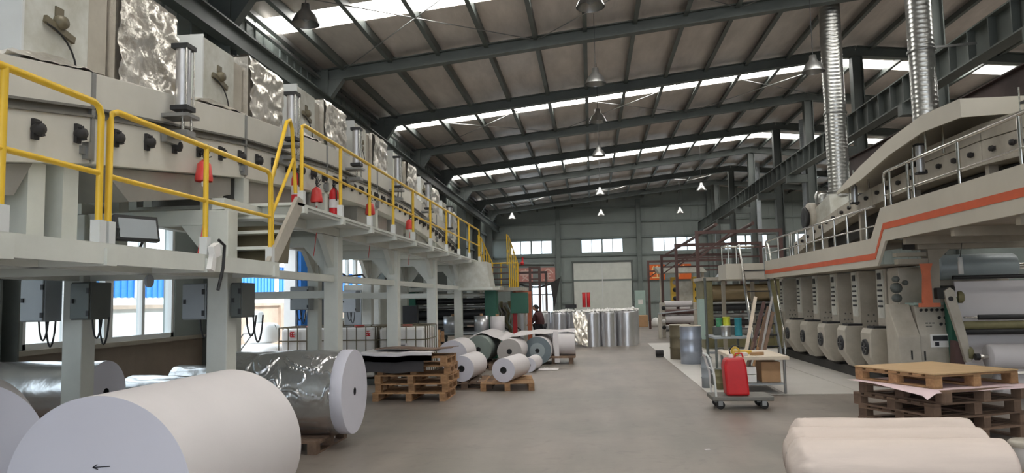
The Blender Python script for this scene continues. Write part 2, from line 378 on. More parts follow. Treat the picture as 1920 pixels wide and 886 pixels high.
# ---- end wall
we = struct(thing('wall_back', None, None, (8, Y1, 0)), 'grey green corrugated end wall with high windows')
EW = [(-5.38, -2.56), (-0.63, 2.16), (4.09, 7.09), (8.7, 11.5), (13.2, 16.0)]
OP = (-4.0, -2.55, 0.0, 2.62)   # bright side doorway in the end wall
def ewp(name, x0, x1, z0, z1, mt='siding'): return MB().box(x0, x1, Y1, Y1 + 0.2, z0, z1).build(name, mt, we)
ewp('siding', LX - 0.2, OP[0], 0, 2.62); ewp('siding', OP[1], RX, 0, 2.62); ewp('siding', LX - 0.2, RX, 2.62, 4.57)
xs = [LX - 0.2] + [v for e in EW for v in e] + [RX]
for k in range(0, len(xs), 2): ewp('siding', xs[k], xs[k + 1], 4.57, 5.52)
MB().prism([(LX - 0.2, 5.52), (RX, 5.52), (RX, zr(RX) + 0.1), (RIDGE, zr(RIDGE) + 0.1), (LX - 0.2, zr(LX) + 0.1)], 'y', Y1, Y1 + 0.2).build('gable', 'siding', we)
r1 = MB()
for k in range(int((RX - LX) / 0.5)):
    x = LX + 0.25 + k * 0.5
    if not (OP[0] - 0.1 < x < OP[1] + 0.1): r1.box(x, x + 0.12, Y1 - 0.03, Y1, 0, 4.5)
    r1.box(x, x + 0.12, Y1 - 0.03, Y1, 5.6, zr(x))
r1.build('siding_ribs', 'siding', we, kind='stuff')
for z in (1.3, 2.75, 4.42, 5.6, 6.6, 7.6):
    segs = [(LX, RX)] if z != 1.3 else [(LX, OP[0]), (OP[1], -1.2), (2.7, RX)]
    for a, b in segs: MB().box(a, b, Y1 - 0.13, Y1 - 0.03, z - 0.06, z + 0.06).build('girt', 'wall_post', we)
for x in (-2.15, 3.2, 7.8, 12.3, 17): MB().ibeam((x, Y1 - 0.25, 0), (x, Y1 - 0.25, zr(x) - 0.3), 0.25, 0.3).build('column', 'wall_post', we)
for i, (a, b) in enumerate(EW):
    t = struct(thing('window_%d' % (5 + i), None, None, ((a + b) / 2, Y1, 4.57)), ['leftmost high window of the end wall', 'high window above the big grey door', 'high window right of the big grey door', 'high end window behind the crane beam', 'high end window far right'][i])
    MB().box(a, b, Y1 + 0.02, Y1 + 0.12, 4.57, 4.62).box(a, b, Y1 + 0.02, Y1 + 0.12, 5.47, 5.52).box(a, a + 0.05, Y1 + 0.02, Y1 + 0.12, 4.57, 5.52).box(b - 0.05, b, Y1 + 0.02, Y1 + 0.12, 4.57, 5.52).build('window_frame', 'siding', t)
    for k in range(1, 4):
        x = a + (b - a) * k / 4; wd = 0.05 if k == 2 else 0.025
        MB().box(x - wd, x + wd, Y1 + 0.02, Y1 + 0.12, 4.62, 5.47).build('mullion', 'siding', t)
    for k in range(4):
        x = a + (b - a) * k / 4; MB().box(x + 0.03, x + (b - a) / 4 - 0.03, Y1 + 0.07, Y1 + 0.075, 4.62, 5.47).build('pane', 'pane_glass', t)
t = struct(thing('door_2', None, None, (0.7, Y1 - 0.1, 0)), 'tall pale grey double sliding door in the end wall')
MB().box(-1.17, 0.69, Y1 - 0.12, Y1 - 0.04, 0.02, 3.92).build('door_leaf', 'paint_light', t); MB().box(0.74, 2.62, Y1 - 0.12, Y1 - 0.04, 0.02, 3.92).build('door_leaf', 'paint_light', t)
MB().box(0.69, 0.74, Y1 - 0.14, Y1 - 0.03, 0.02, 3.92).build('door_edge', 'paint_white', t)
MB().box(-1.3, 2.75, Y1 - 0.16, Y1 - 0.03, 3.92, 4.05).box(-1.27, -1.17, Y1 - 0.14, Y1 - 0.03, 0, 3.92).box(2.62, 2.72, Y1 - 0.14, Y1 - 0.03, 0, 3.92).build('door_frame', 'dark_steel', t)
t = struct(thing('door_3', None, None, (-3.3, Y1, 0)), 'bright glazed doorway in the end wall left of the big door')
MB().box(OP[0], OP[1], Y1 + 0.02, Y1 + 0.1, 2.5, 2.62).box(OP[0], OP[1], Y1 + 0.02, Y1 + 0.1, 1.85, 1.93).box(OP[0], OP[0] + 0.06, Y1 + 0.02, Y1 + 0.1, 0, 2.6).box(OP[1] - 0.06, OP[1], Y1 + 0.02, Y1 + 0.1, 0, 2.6).box(-3.3, -3.24, Y1 + 0.02, Y1 + 0.1, 0, 1.85).build('door_frame', 'box_grey', t)
MB().box(OP[0] + 0.06, OP[1] - 0.06, Y1 + 0.05, Y1 + 0.056, 0, 2.5).build('pane', 'pane_glass', t)
# signs with strokes of the four characters
def stroke_sign(name, x, z, s, strokes, plate, label):
    t = thing(name, label, 'sign', (x, Y1 - 0.2, z))
    MB().bx((x, Y1 - 0.17, z), (s, 0.03, s)).build('plate', plate, t)
    m = MB()
    for (a, b, c, d) in strokes: m.beam((x + a * s, Y1 - 0.195, z + b * s), (x + c * s, Y1 - 0.195, z + d * s), 0.015, 0.085 * s, up=(-(d - b), 0, (c - a)))
    m.build('character', 'sign_text' if plate == 'sign_orange' else 'sign_faded', t)
AN = [(0, .42, 0, .32), (-.32, .28, .32, .28), (-.32, .28, -.32, .18), (.32, .28, .32, .18), (-.36, .02, .36, .02), (-.05, .2, -.2, -.1), (-.2, -.1, .25, -.38), (.18, .02, -.25, -.38)]
QU = [(0, .42, -.36, .1), (0, .42, .36, .1), (-.2, .08, .2, .08), (-.16, -.13, .16, -.13), (-.36, -.36, .36, -.36), (0, .08, 0, -.36)]
SH = [(-.2, .4, -.34, .12), (-.22, .2, .3, .2), (-.26, -.06, .26, -.06), (-.36, -.36, .36, -.36), (0, .42, 0, -.36)]
CH = [(0, .44, .04, .34), (-.32, .28, .32, .28), (-.14, .24, -.08, .1), (.16, .24, .08, .1), (-.28, .06, .34, .06), (-.28, .06, -.34, -.36)]
stroke_sign('wall_sign', -4.37, 3.2, 0.95, AN, 'sign_pink', 'faded pink square character sign, leftmost on the end wall')
stroke_sign('wall_sign', -2.87, 3.2, 0.95, QU, 'sign_pink', 'faded pink square character sign beside the big grey door')
stroke_sign('wall_sign', 4.31, 3.2, 1.0, SH, 'sign_orange', 'orange square character sign right of the big grey door')
stroke_sign('wall_sign', 6.0, 3.2, 1.0, CH, 'sign_orange', 'rightmost orange square character sign on the end wall')

# ---- right wall and rear wall (behind the camera, with its wide open gate)
struct(MB().box(RX, RX + 0.2, Y0, Y1, 0, 7.6).build('wall_right', 'siding'), 'plain steel siding of the far right wall')
wr = struct(thing('wall_front', None, None, (8, Y0, 0)), 'gate wall behind the photographer')
MB().box(LX - 0.2, -6.1, Y0 - 0.2, Y0, 0, 5.6).build('siding', 'siding', wr); MB().box(9.0, RX, Y0 - 0.2, Y0, 0, 5.6).build('siding', 'siding', wr)
MB().prism([(LX - 0.2, 5.6), (RX, 5.6), (RX, zr(RX) + 0.1), (RIDGE, zr(RIDGE) + 0.1), (LX - 0.2, zr(LX) + 0.1)], 'y', Y0 - 0.2, Y0).build('gable', 'siding', wr)

# ---- roof
ce = struct(thing('ceiling', None, None, (7, 20, 7)), 'foil lined sheet roof on dark steel rafters with skylight strips')
PUR = [0.05 + 1.17 * k for k in range(-5, 19)]
ys = [Y0 - 0.2] + [v for s_ in SKY for v in s_] + [Y1 + 0.2]
for k in range(0, len(ys), 2):
    for (a, b) in ((LX - 0.2, RIDGE), (RIDGE, RX + 0.2)):
        MB().add([(a, ys[k], zr(a)), (b, ys[k], zr(b)), (b, ys[k + 1], zr(b)), (a, ys[k + 1], zr(a)), (a, ys[k], zr(a) + .06), (b, ys[k], zr(b) + .06), (b, ys[k + 1], zr(b) + .06), (a, ys[k + 1], zr(a) + .06)],
                 [(0, 3, 2, 1), (4, 5, 6, 7), (0, 1, 5, 4), (1, 2, 6, 5), (2, 3, 7, 6), (3, 0, 4, 7)]).build('roof_sheet', 'roof_foil', ce)
edges = [LX + 0.05] + PUR + [RX]
for s_ in SKY:
    for a, b in zip(edges[:-1], edges[1:]):
        if a < RIDGE < b: a2 = [(a, RIDGE), (RIDGE, b)]
        else: a2 = [(a, b)]
        for p, q in a2:
            MB().add([(p, s_[0], zr(p) + .03), (q, s_[0], zr(q) + .03), (q, s_[1], zr(q) + .03), (p, s_[1], zr(p) + .03), (p, s_[0], zr(p) + .05), (q, s_[0], zr(q) + .05), (q, s_[1], zr(q) + .05), (p, s_[1], zr(p) + .05)],
                     [(0, 3, 2, 1), (4, 5, 6, 7), (0, 1, 5, 4), (1, 2, 6, 5), (2, 3, 7, 6), (3, 0, 4, 7)]).build('skylight_pane', 'skylight', ce)
for x in PUR:
    z = zr(x) - 0.08
    MB().box(x - 0.012, x + 0.012, Y0, Y1, z - 0.12, z + 0.07).box(x - 0.09, x + 0.012, Y0, Y1, z - 0.135, z - 0.115).build('purlin', 'dark_steel', ce)
for y in RAF:
    MB().ibeam((LX + 0.2, y, zr(LX) - 0.27), (RIDGE, y, zr(RIDGE) - 0.27), 0.22, 0.30, 0.025).build('rafter', 'dark_steel', ce)
    MB().ibeam((RIDGE, y, zr(RIDGE) - 0.27), (RX, y, zr(RX) - 0.27), 0.22, 0.30, 0.025).build('rafter', 'dark_steel', ce)
    MB().prism([(LX + 0.3, 6.5), (LX + 0.44, 6.5), (LX + 0.8, zr(LX + 0.8) - 0.42), (LX + 0.3, zr(LX) - 0.4)], 'y', y - 0.1, y + 0.1).build('knee_plate', 'dark_steel', ce)
    if y > 8: MB().ibeam((RIDGE, y, 0), (RIDGE, y, zr(RIDGE) - 0.43), 0.28, 0.3, 0.025).build('column', 'dark_steel', ce)
for (ya, yb) in ((22.2, 26.9), (41.9, 46.6), (12.4, 17.1)):
    for xa in (-5.8, -1.1, 3.6):
        MB().tube((xa, ya, zr(xa) - 0.22), (xa + 4.6, yb, zr(xa + 4.6) - 0.22), 0.012, 6).build('brace_rod', 'bare_steel', ce)
        MB().tube((xa + 4.6, ya, zr(xa + 4.6) - 0.24), (xa, yb, zr(xa) - 0.24), 0.012, 6).build('brace_rod', 'bare_steel', ce)
# crane runway beam along the inner columns
t = thing('crane_runway', 'dark steel crane runway girder with stiffeners along the inner columns', 'crane beam', (7.15, 30, 5.77))
MB().ibeam((7.15, 6, 6.07), (7.15, Y1 - 0.5, 6.07), 0.3, 0.6, 0.03).build('girder', 'dark_steel', t)
st = MB().box(7.0, 7.14, 7.0, 7.03, 5.8, 6.34).build('stiffener', 'dark_steel', t)
for k in range(1, 60): dup(st, t, (0, k * 0.72, 0))
MB().box(7.11, 7.19, 6, Y1 - 0.5, 6.37, 6.42).build('rail', 'bare_steel', t)
for y in RAF[3:]: MB().box(6.95, 7.7, y - 0.12, y + 0.12, 5.5, 5.77).build('corbel', 'dark_steel', t)
t = thing('tie_girder', 'reddish brown lower girder under the crane runway', 'girder', (7.6, 24, 4.9))
MB().ibeam((7.45, 6, 5.15), (7.45, 22, 5.15), 0.2, 0.5, 0.025).build('web_plate', 'oxide_dark', t)
# ---- high bay lamps
def lamp(x, y, z, label):
    t = thing('pendant_lamp', label, 'lamp', (x, y, z), group='high bay lamps under the roof')
    MB().lathe([(0.24, 0), (0.235, 0.02), (0.17, 0.16), (0.08, 0.26), (0.07, 0.36), (0.0, 0.36)], (x, y, z), n=20).lathe([(0.225, 0.005), (0.16, 0.15), (0.06, 0.24), (0.0, 0.24)], (x, y, z), n=20).build('reflector', 'bare_steel', t)
    MB().lathe([(0.0, 0.04), (0.06, 0.08), (0.045, 0.22)], (x, y, z), n=12).build('bulb', 'box_grey', t)
    MB().tube((x, y, z + 0.36), (x, y, zr(x) - 0.02), 0.008, 6).build('cord', 'black', t)
LAMPS = [(-4.78, 12.1, 6.4, 'pendant lamp against the near skylight, top left'), (0.11, 12.1, 6.4, 'nearest pendant lamp at the top middle edge'), (0.22, 16.6, 6.4, 'pendant lamp second from the camera in the middle row'),
         (0.3, 20.3, 6.4, 'pendant lamp below the second rafter in the middle row'), (0.37, 25.3, 6.4, 'pendant lamp over the third skylight strip in the middle row'), (0.51, 35, 6.4, 'far pendant lamp in the middle row before the end wall'),
         (0.67, 44, 6.4, 'farthest pendant lamp of the middle row against the end wall'), (5.13, 34.7, 6.4, 'pendant lamp near the crane girder, right of the far middle row'), (5.25, 44.1, 6.4, 'small far pendant lamp above the right end window'),
         (4.93, 16.5, 6.4, 'pendant lamp left of the spiral duct'), (-4.62, 44.2, 6.4, 'far pendant lamp above the leftmost end window')]
for a in LAMPS: lamp(*a)
# ================================================================ LEFT COATING LINE
def zm(y): return 3.55 - 0.0094 * (y - 12.5) ** 2
SEC = [0.12, 2.57, 5.02, 7.45, 9.9, 12.35, 14.8, 17.25, 19.7]
OXF, OXB = -3.6, -4.95
ov = thing('drying_oven', 'long arched pale grey drying oven on the left platform', 'oven', (-4.3, 10, 2.0))
kn = None
for a, b in zip(SEC[:-1], SEC[1:]):
    g = 0.012
    def pol(lo, hi): return [(a + g, zm(a) + lo), (b - g, zm(b) + lo), (b - g, zm(b) + hi), (a + g, zm(a) + hi)]
    tr = MB().prism(pol(-0.38, -0.025), 'x', OXB, OXF).build('lower_trough', 'trough', ov, bevel=0.006)
    MB().prism(pol(0.025, 0.30), 'x', OXB, OXF).build('upper_hood', 'trough', ov, bevel=0.006)
    MB().prism(pol(-0.03, 0.03), 'x', OXB + 0.02, OXF - 0.02).build('gasket', 'seam', ov)
    MB().prism(pol(0.022, 0.04), 'x', OXF, OXF + 0.02).build('lip', 'seam', ov)
    MB().prism(pol(-0.04, -0.022), 'x', OXF, OXF + 0.02).build('lip', 'seam', ov)
    MB().prism([(a - 0.02, zm(a) - 0.36), (a + 0.02, zm(a) - 0.36), (a + 0.02, zm(a) + 0.29), (a - 0.02, zm(a) + 0.29)], 'x', OXB, OXF + 0.012).build('joint_flange', 'bare_steel', ov)
    for k in range(6):
        y = a + 0.26 + k * 0.405; z = zm(y) - 0.17
        if kn is None:
            kn = MB().lathe([(0.0, 0.075), (0.035, 0.07), (0.04, 0.03), (0.03, 0.0)], (OXF, y, z), (1, 0, 0), n=12).bx((OXF + 0.012, y, z), (0.024, 0.05, 0.135)).bx((OXF + 0.05, y, z), (0.025, 0.03, 0.1), rx=0.4).build('latch_knob', 'rubber', tr); kn0 = (y, z)
        else:
            c = kn.copy(); COL.objects.link(c); c.parent = tr; c.location = (0, y - kn0[0], z - kn0[1])
    MB().box(OXF + 0.0, OXF + 0.05, b - 0.1, b - 0.04, zm(b) - 0.36, zm(b) - 0.24).box(OXF + 0.0, OXF + 0.03, b - 0.13, b - 0.01, zm(b) - 0.33, zm(b) - 0.27).build('clamp', 'bare_steel', ov)
# fan housings, foil wrapped boxes and lifting cylinders on top
for i in range(7):
    y = 4.42 + i * 2.34
    if i == 0: y = 4.46
    zt = zm(y + 0.4) + (0.95 if i else 1.1)
    fh = MB().box(-4.75, -3.72, y, y + 0.66, zm(y) + 0.25, zt).build('fan_housing', 'paint_box', ov, bevel=0.008)
    MB().box(-4.75, -3.7, y - 0.02, y, zm(y) + 0.25, zt + 0.01).build('end_plate', 'paint_white', fh)
    zc = zm(y) + 0.68
    MB().lathe([(0.0, 0.06), (0.04, 0.06), (0.055, 0.02), (0.055, 0.0)], (-3.72, y + 0.34, zc), (1, 0, 0), n=12).bx((-3.71, y + 0.34, zc - 0.05), (0.03, 0.30, 0.05), rx=-0.2).bx((-3.715, y + 0.34, zc + 0.06), (0.015, 0.08, 0.1)).build('damper_handle', 'drum_brown', fh)
    pts = [(-3.69, y + 0.2 + 0.0, zc - 0.06)] + [(-3.69, y + 0.2 + 0.3 * math.sin(q / 6 * 1.4) , zc - 0.06 - 0.24 * (1 - math.cos(q / 6 * 1.5))) for q in range(1, 7)]
    MB().path(pts, 0.007, 6).build('conduit', 'black', fh)
    MB().box(-4.7, -3.76, y + 0.67, y + 0.93, zm(y + 0.8) + 0.25, zt - 0.02).build('transition_duct', 'beige', ov, bevel=0.01)
    # crumpled foil box
    y0f, y1f, z0f, z1f, xf = y + 0.94, y + 1.78, zm(y + 1.3) + 0.22, zm(y + 1.4) + (0.99 if i else 1.12), -3.64
    def ff(u, v, y0f=y0f, y1f=y1f, z0f=z0f, z1f=z1f, xf=xf, i=i):
        # wraps front and top
        L1 = z1f - z0f; L2 = 0.95; s = v * (L1 + L2)
        yy = y0f + u * (y1f - y0f)
        n_ = mnoise.turbulence(Vector((yy * 4.2 + i * 7, s * 7, 1.7)), 3, False) * 0.035 + mnoise.noise(Vector((yy * 16, s * 22 + yy * 9, i))) * 0.012
        if s < L1: return (xf + n_ - 0.02 - 0.06 * max(0, (s - L1 + 0.1) / 0.1) ** 2, yy, z0f + s)
        return (xf - 0.08 - (s - L1), yy, z1f - 0.01 + n_)
    MB().sheet(ff, 40, 70).box(-4.7, -3.70, y0f + 0.005, y1f - 0.005, z0f, z1f - 0.03).build('foil_wrapped_box', 'foil_wrap', ov)
    # loose foil at the foot of the housing
    def fg(u, v, y=y, i=i):
        yy = y - 0.25 + u * 0.95
        return (-3.60 - 0.16 * v + 0.02 * mnoise.noise(Vector((yy * 9, v * 4, i))), yy, zm(yy) + 0.31 + 0.10 * v * (1 - (2 * u - 1) ** 2) + 0.03 * mnoise.noise(Vector((yy * 7, v * 5, i + 3))))
    MB().sheet(fg, 20, 8, 0.004).build('foil_flashing', 'foil_wrap', ov)
for y in (5.99, 8.35, 10.79, 13.2, 15.75, 18.2):
    z = zm(y); x = -3.46
    cy = MB().tube((x, y, z + 0.15), (x, y, z + 0.66), 0.062, 20).build('air_cylinder', 'alu', ov)
    [MB().bx((x, y, zz), (0.15, 0.15, 0.04)).build('cylinder_cap', 'black', cy) for zz in (z + 0.68, z + 0.14)]
    MB().tube((x + 0.06, y + 0.06, z + 0.14), (x + 0.06, y + 0.06, z + 0.68), 0.009, 8).tube((x + 0.06, y - 0.06, z + 0.14), (x + 0.06, y - 0.06, z + 0.68), 0.009, 8).tube((x, y, z - 0.06), (x, y, z + 0.14), 0.016, 8).tube((x + 0.05, y + 0.05, z - 0.06), (x + 0.05, y + 0.05, z + 0.06), 0.012, 8).build('tie_rod', 'chrome', cy)
    MB().bx((x - 0.02, y, z + 0.07), (0.24, 0.2, 0.03)).bx((x - 0.02, y, z - 0.08), (0.2, 0.14, 0.05)).bx((x - 0.1, y, z - 0.12), (0.05, 0.22, 0.08)).build('bracket', 'bare_steel', cy)
# ducts under the oven and its legs
LD, UD = 2.0, 2.65
MB().prism([(5.25, zm(5.25) - 0.39), (7.3, zm(7.3) - 0.39), (7.3, zm(7.3) - 0.56), (6.9, zm(7) - 0.62), (5.6, zm(5.6) - 0.66)], 'x', -4.8, -3.68).build('sump_duct', 'grey_panel', ov)
MB().prism([(1.6, zm(1.6) - 0.39), (4.55, zm(4.55) - 0.39), (4.4, zm(4.4) - 0.6), (1.9, zm(1.9) - 0.5)], 'x', -4.8, -3.68).build('sump_duct', 'grey_panel', ov)
for k, y in enumerate([7.55 + 1.02 * q for q in range(12)]):
    y2 = y + 0.92
    if zm(y2) - 0.39 > UD + 0.05 and k % 4 != 3:
        MB().prism([(y, UD + 0.01), (y2, UD + 0.01), (y2, zm(y2) - 0.385), (y, zm(y) - 0.385)], 'x', -4.7, -3.72 - 0.05 * (k % 2)).build('return_duct', 'grey_panel', ov, bevel=0.01)
for y in (2.7, 4.62, 4.95, 7.1):
    for x in (-3.78, -4.8): MB().box(x - 0.08, x + 0.08, y - 0.08, y + 0.08, LD + 0.005, zm(y) - 0.38).build('leg', 'paint_light', ov)
for y in (7.5, 9.9, 12.35, 14.8, 17.2):
    for x in (-3.66, -4.85): MB().box(x - 0.05, x + 0.05, y - 0.06, y + 0.06, UD + 0.005, zm(y) - 0.38).build('leg', 'paint_light', ov)

# ---- platform
pf = thing('access_platform', 'pale grey steel platform on columns under the left oven', 'platform', (-4.0, 10, 0))
CY = [3.5, 6.8, 9.88, 13.0, 16.23, 19.47]; CFX, CBX = -3.5, -4.95
MB().box(-5.1, -3.0, 0.5, 6.95, LD - 0.03, LD).build('deck_plate', 'paint_light', pf)
MB().box(-5.1, -3.0, 7.4, 20.4, UD - 0.03, UD).build('deck_plate', 'paint_light', pf)
MB().box(-3.06, -3.0, 0.5, 6.95, LD - 0.13, LD - 0.03).build('edge_channel', 'paint_light', pf)
MB().box(-3.06, -3.02, 7.4, 20.4, UD - 0.06, UD - 0.03).build('edge_channel', 'paint_light', pf)
for y in (1.2, 2.4, 3.53, 4.38, 5.6, 6.85): MB().box(-5.0, -2.98, y - 0.05, y + 0.05, LD - 0.14, LD - 0.031).build('cross_beam', 'paint_light', pf)
POSTY = [7.57, 8.81, 10.02, 11.26, 12.56, 13.95, 15.54, 17.0, 18.5, 20.0]
for y in POSTY: MB().prism([(-5.0, UD - 0.15), (-3.5, UD - 0.15), (-2.98, UD - 0.10), (-2.98, UD - 0.031), (-5.0, UD - 0.031)], 'y', y - 0.05, y + 0.05).build('cross_beam', 'paint_light', pf)
for x in (CFX, CBX):
    MB().beam((x, 0.5, LD - 0.085), (x, 6.7, LD - 0.085), 0.12, 0.11).build('long_beam', 'paint_light', pf)
    MB().beam((x, 6.7, UD - 0.09), (x, 20.3, UD - 0.09), 0.12, 0.11).build('long_beam', 'paint_light', pf)
    if x == CFX: MB().beam((x, 6.9, 1.93), (x, 19.4, 1.93), 0.1, 0.09).build('tie_beam', 'paint_light', pf)
for y in CY:
    top = UD - 0.15 if y > 6 else LD - 0.141
    for x in (CFX, CBX):
        c = MB().box(x - 0.1, x + 0.1, y - 0.1, y + 0.1, 0.02, top).build('column', 'paint_light', pf, bevel=0.008)
        MB().box(x - 0.16, x + 0.16, y - 0.16, y + 0.16, 0.0, 0.02).build('base_plate', 'paint_light', c)
        if y > 6:
            s = 1 if x < -4.2 else -1
            MB().prism([(x + s * 0.1, top - 0.5), (x + s * 0.1, top), (x + s * 0.5, top), (x + s * 0.38, top - 0.16)], 'y', y - 0.04, y + 0.04).build('knee_plate', 'paint_light', c)
            if y > 7: MB().prism([(y - 0.1, top - 0.42), (y - 0.1, top), (y - 0.55, top), (y - 0.42, top - 0.1)], 'x', x - 0.04, x + 0.04).build('knee_plate', 'paint_light', c)
    MB().beam((CFX - 0.1, y, top - 0.06), (CBX + 0.1, y, top - 0.06), 0.12, 0.14).build('cap_beam', 'paint_light', pf)
    if y > 7: MB().beam((CFX - 0.1, y, 1.72), (CBX + 0.1, y, 1.72), 0.08, 0.1).build('tie_beam', 'paint_light', pf)
MB().tube((-3.44, 5.5, 1.80), (-3.42, 5.5, 1.80), 0.05, 16).build('cover_disc', 'box_grey', pf)
# stairs between the two decks
t = thing('platform_stairs', 'short grey steel stairs joining the lower and upper left decks', 'stairs', (-3.4, 7.1, LD))
for x in (-3.02, -3.72): MB().prism([(6.72, LD + 0.005), (6.92, LD + 0.005), (7.62, UD + 0.02), (7.42, UD + 0.06)], 'x', x - 0.02, x + 0.02).build('stringer', 'beige', t)
for k in range(3): MB().box(-3.69, -3.05, 6.88 + k * 0.17, 7.1 + k * 0.17, LD + 0.13 + k * 0.17, LD + 0.16 + k * 0.17).build('tread', 'paint_light', t)
MB().prism([(6.98, LD + 0.01), (7.3, LD + 0.01), (7.38, LD + 0.4), (7.3, LD + 0.4)], 'x', -3.68, -3.06).build('riser_plate', 'drum_brown', t)

# ---- yellow handrails
def rail(name, label, x, y0, y1, z, h, posts, corner0=True, corner1=True, r=0.021, mt='yellow', sock='paint_white', mid=0.5):
    t = thing(name, label, 'handrail', (x, (y0 + y1) / 2, z))
    c = 0.07
    pts = [(x, y0, z + 0.12)] if corner0 else [(x, y0, z + h)]
    if corner0: pts += [(x, y0, z + h - c), (x, y0 + c * 0.3, z + h - c * 0.3), (x, y0 + c, z + h)]
    pts += [(x, y1 - c, z + h), (x, y1 - c * 0.3, z + h - c * 0.3), (x, y1, z + h - c), (x, y1, z + 0.12)] if corner1 else [(x, y1, z + h)]
    MB().path(pts, r, 10).build('top_rail', mt, t)
    MB().tube((x, y0, z + h * mid), (x, y1, z + h * mid), r * 0.85, 8).build('mid_rail', mt, t)
    ps = list(posts) + ([y0] if corner0 else []) + ([y1] if corner1 else [])
    for y in ps:
        if y in posts: MB().tube((x, y, z + 0.1), (x, y, z + h), r, 10).build('post', mt, t)
        MB().box(x - 0.032, x + 0.032, y - 0.032, y + 0.032, z, z + 0.14).build('socket', sock, t)
    return t
rail('yellow_handrail', 'nearest yellow handrail on the lower left deck', -3.03, 1.6, 4.31, LD, 0.87, [3.53], True, True)
rail('yellow_handrail', 'yellow handrail on the lower deck ending at the stairs', -3.03, 4.40, 6.80, LD, 0.86, [5.6], True, True)
rail('yellow_handrail', 'long yellow handrail along the upper left deck', -3.03, 7.57, 20.2, UD, 0.86, POSTY[1:-1], True, True)
t = thing('stair_handrail', 'sloping yellow handrail beside the short deck stairs', 'handrail', (-3.04, 7.1, LD))
MB().path([(-3.05, 6.9, LD + 0.1), (-3.05, 6.86, LD + 0.75), (-3.05, 6.9, LD + 0.85), (-3.05, 7.22, UD + 0.80), (-3.05, 7.30, UD + 0.84), (-3.05, 7.36, UD + 0.76), (-3.05, 7.46, UD + 0.1)], 0.02, 10).build('top_rail', 'yellow', t)
MB().tube((-3.05, 6.87, LD + 0.45), (-3.05, 7.4, UD + 0.45), 0.017, 8).build('mid_rail', 'yellow', t)
t = rail('back_handrail', 'yellow handrail behind the sump at the back of the lower deck', -5.0, 1.0, 6.8, LD, 0.8, [2.9, 4.9, 6.0], True, True)

# ---- things on the left platform
def extinguisher(x, y, z, label, h=0.42):
    t = thing('fire_extinguisher', label, 'extinguisher', (x, y, z))
    MB().lathe([(0.0, 0.0), (0.055, 0.0), (0.06, 0.02), (0.06, h * 0.72), (0.05, h * 0.82), (0.022, h * 0.88), (0.022, h * 0.92), (0, h * 0.92)], (x, y, z), n=16).build('cylinder_body', 'red', t)
    MB().lathe([(0.0615, h * 0.3), (0.0615, h * 0.55)], (x, y, z), n=16).build('paper_label', 'paper_white', t)
    MB().bx((x, y, z + h * 0.95), (0.03, 0.03, 0.05)).bx((x + 0.01, y - 0.03, z + h), (0.02, 0.1, 0.015), rx=0.3).build('valve', 'black', t)
    MB().path([(x, y - 0.03, z + h * 0.95), (x + 0.05, y - 0.07, z + h * 0.85), (x + 0.055, y - 0.07, z + h * 0.5)], 0.01, 6).build('hose', 'black', t)
extinguisher(-3.16, 8.95, UD, 'red fire extinguisher on the upper deck by the first posts')
extinguisher(-3.14, 7.72, UD, 'red fire extinguisher at the head of the deck stairs', 0.4)
def warn(y, z, x, label):
    t = thing('hanging_alarm', label, 'alarm light', (x, y, z - 0.25))
    MB().lathe([(0.075, 0), (0.08, 0.02), (0.06, 0.16), (0.02, 0.2), (0, 0.2)], (x, y, z - 0.25), n=16).build('red_cup', 'red_lamp', t)
    MB().lathe([(0.0, -0.05), (0.02, -0.045), (0.022, 0.0)], (x, y, z - 0.25), n=10).build('bulb', 'plastic_white', t)
    m = MB()
    for q in range(8):
        a = q * PI / 4; m.path([(x, y, z - 0.04), (x + 0.01, y + 0.06 * math.cos(a), z + 0.02 + 0.06 * math.sin(a)), (x + 0.02, y + 0.1 * math.cos(a + .5), z + 0.02 + 0.08 * math.sin(a + .5))], 0.006, 5)
    m.build('wire_tangle', 'black', t)
    MB().path([(x, y, z - 0.28), (x + 0.01, y + 0.02, z - 0.5), (x, y - 0.03, z - 0.75), (x, y - 0.1, z - 0.95)], 0.005, 5).build('cord', 'red_lamp', t)
warn(6.43, 2.98, -3.5, 'red alarm cup hanging from the oven over the lower deck')
warn(9.25, 3.15, -3.5, 'red alarm cup hanging from the oven over the upper deck, nearest')
warn(11.6, 3.25, -3.5, 'red alarm cup hanging from the oven, middle of the upper deck')
warn(14.2, 3.25, -3.5, 'red alarm cup hanging from the oven, far part of the upper deck')
t = thing('flood_light', 'black flood light standing on the lower left deck', 'lamp', (-3.45, 5.3, LD))
MB().bx((-3.42, 5.3, LD + 0.19), (0.05, 0.34, 0.2), ry=-0.25, rz=-0.5).build('housing', 'black', t, bevel=0.008)
MB().bx((-3.394, 5.286, LD + 0.19), (0.008, 0.29, 0.15), ry=-0.25, rz=-0.5).build('lens', 'box_grey', t)
MB().path([(-3.44, 5.12, LD + 0.18), (-3.5, 5.12, LD + 0.015), (-3.5, 5.45, LD + 0.015), (-3.44, 5.47, LD + 0.18)], 0.012, 6).build('yoke', 'black', t)
t = thing('cable_clamp', 'white taped cable bundle on the lower deck edge', 'cable', (-2.97, 5.6, LD - 0.15))
MB().bx((-2.95, 5.6, LD + 0.03), (0.05, 0.1, 0.1), rx=0.4).bx((-2.955, 5.57, LD - 0.06), (0.04, 0.06, 0.14), rx=-0.3).build('tape_wrap', 'plastic_white', t)
MB().path([(-2.95, 5.66, LD + 0.12), (-2.94, 5.74, LD + 0.08), (-2.94, 5.72, LD - 0.1), (-2.95, 5.66, LD - 0.28)], 0.013, 6).build('cable', 'black', t)
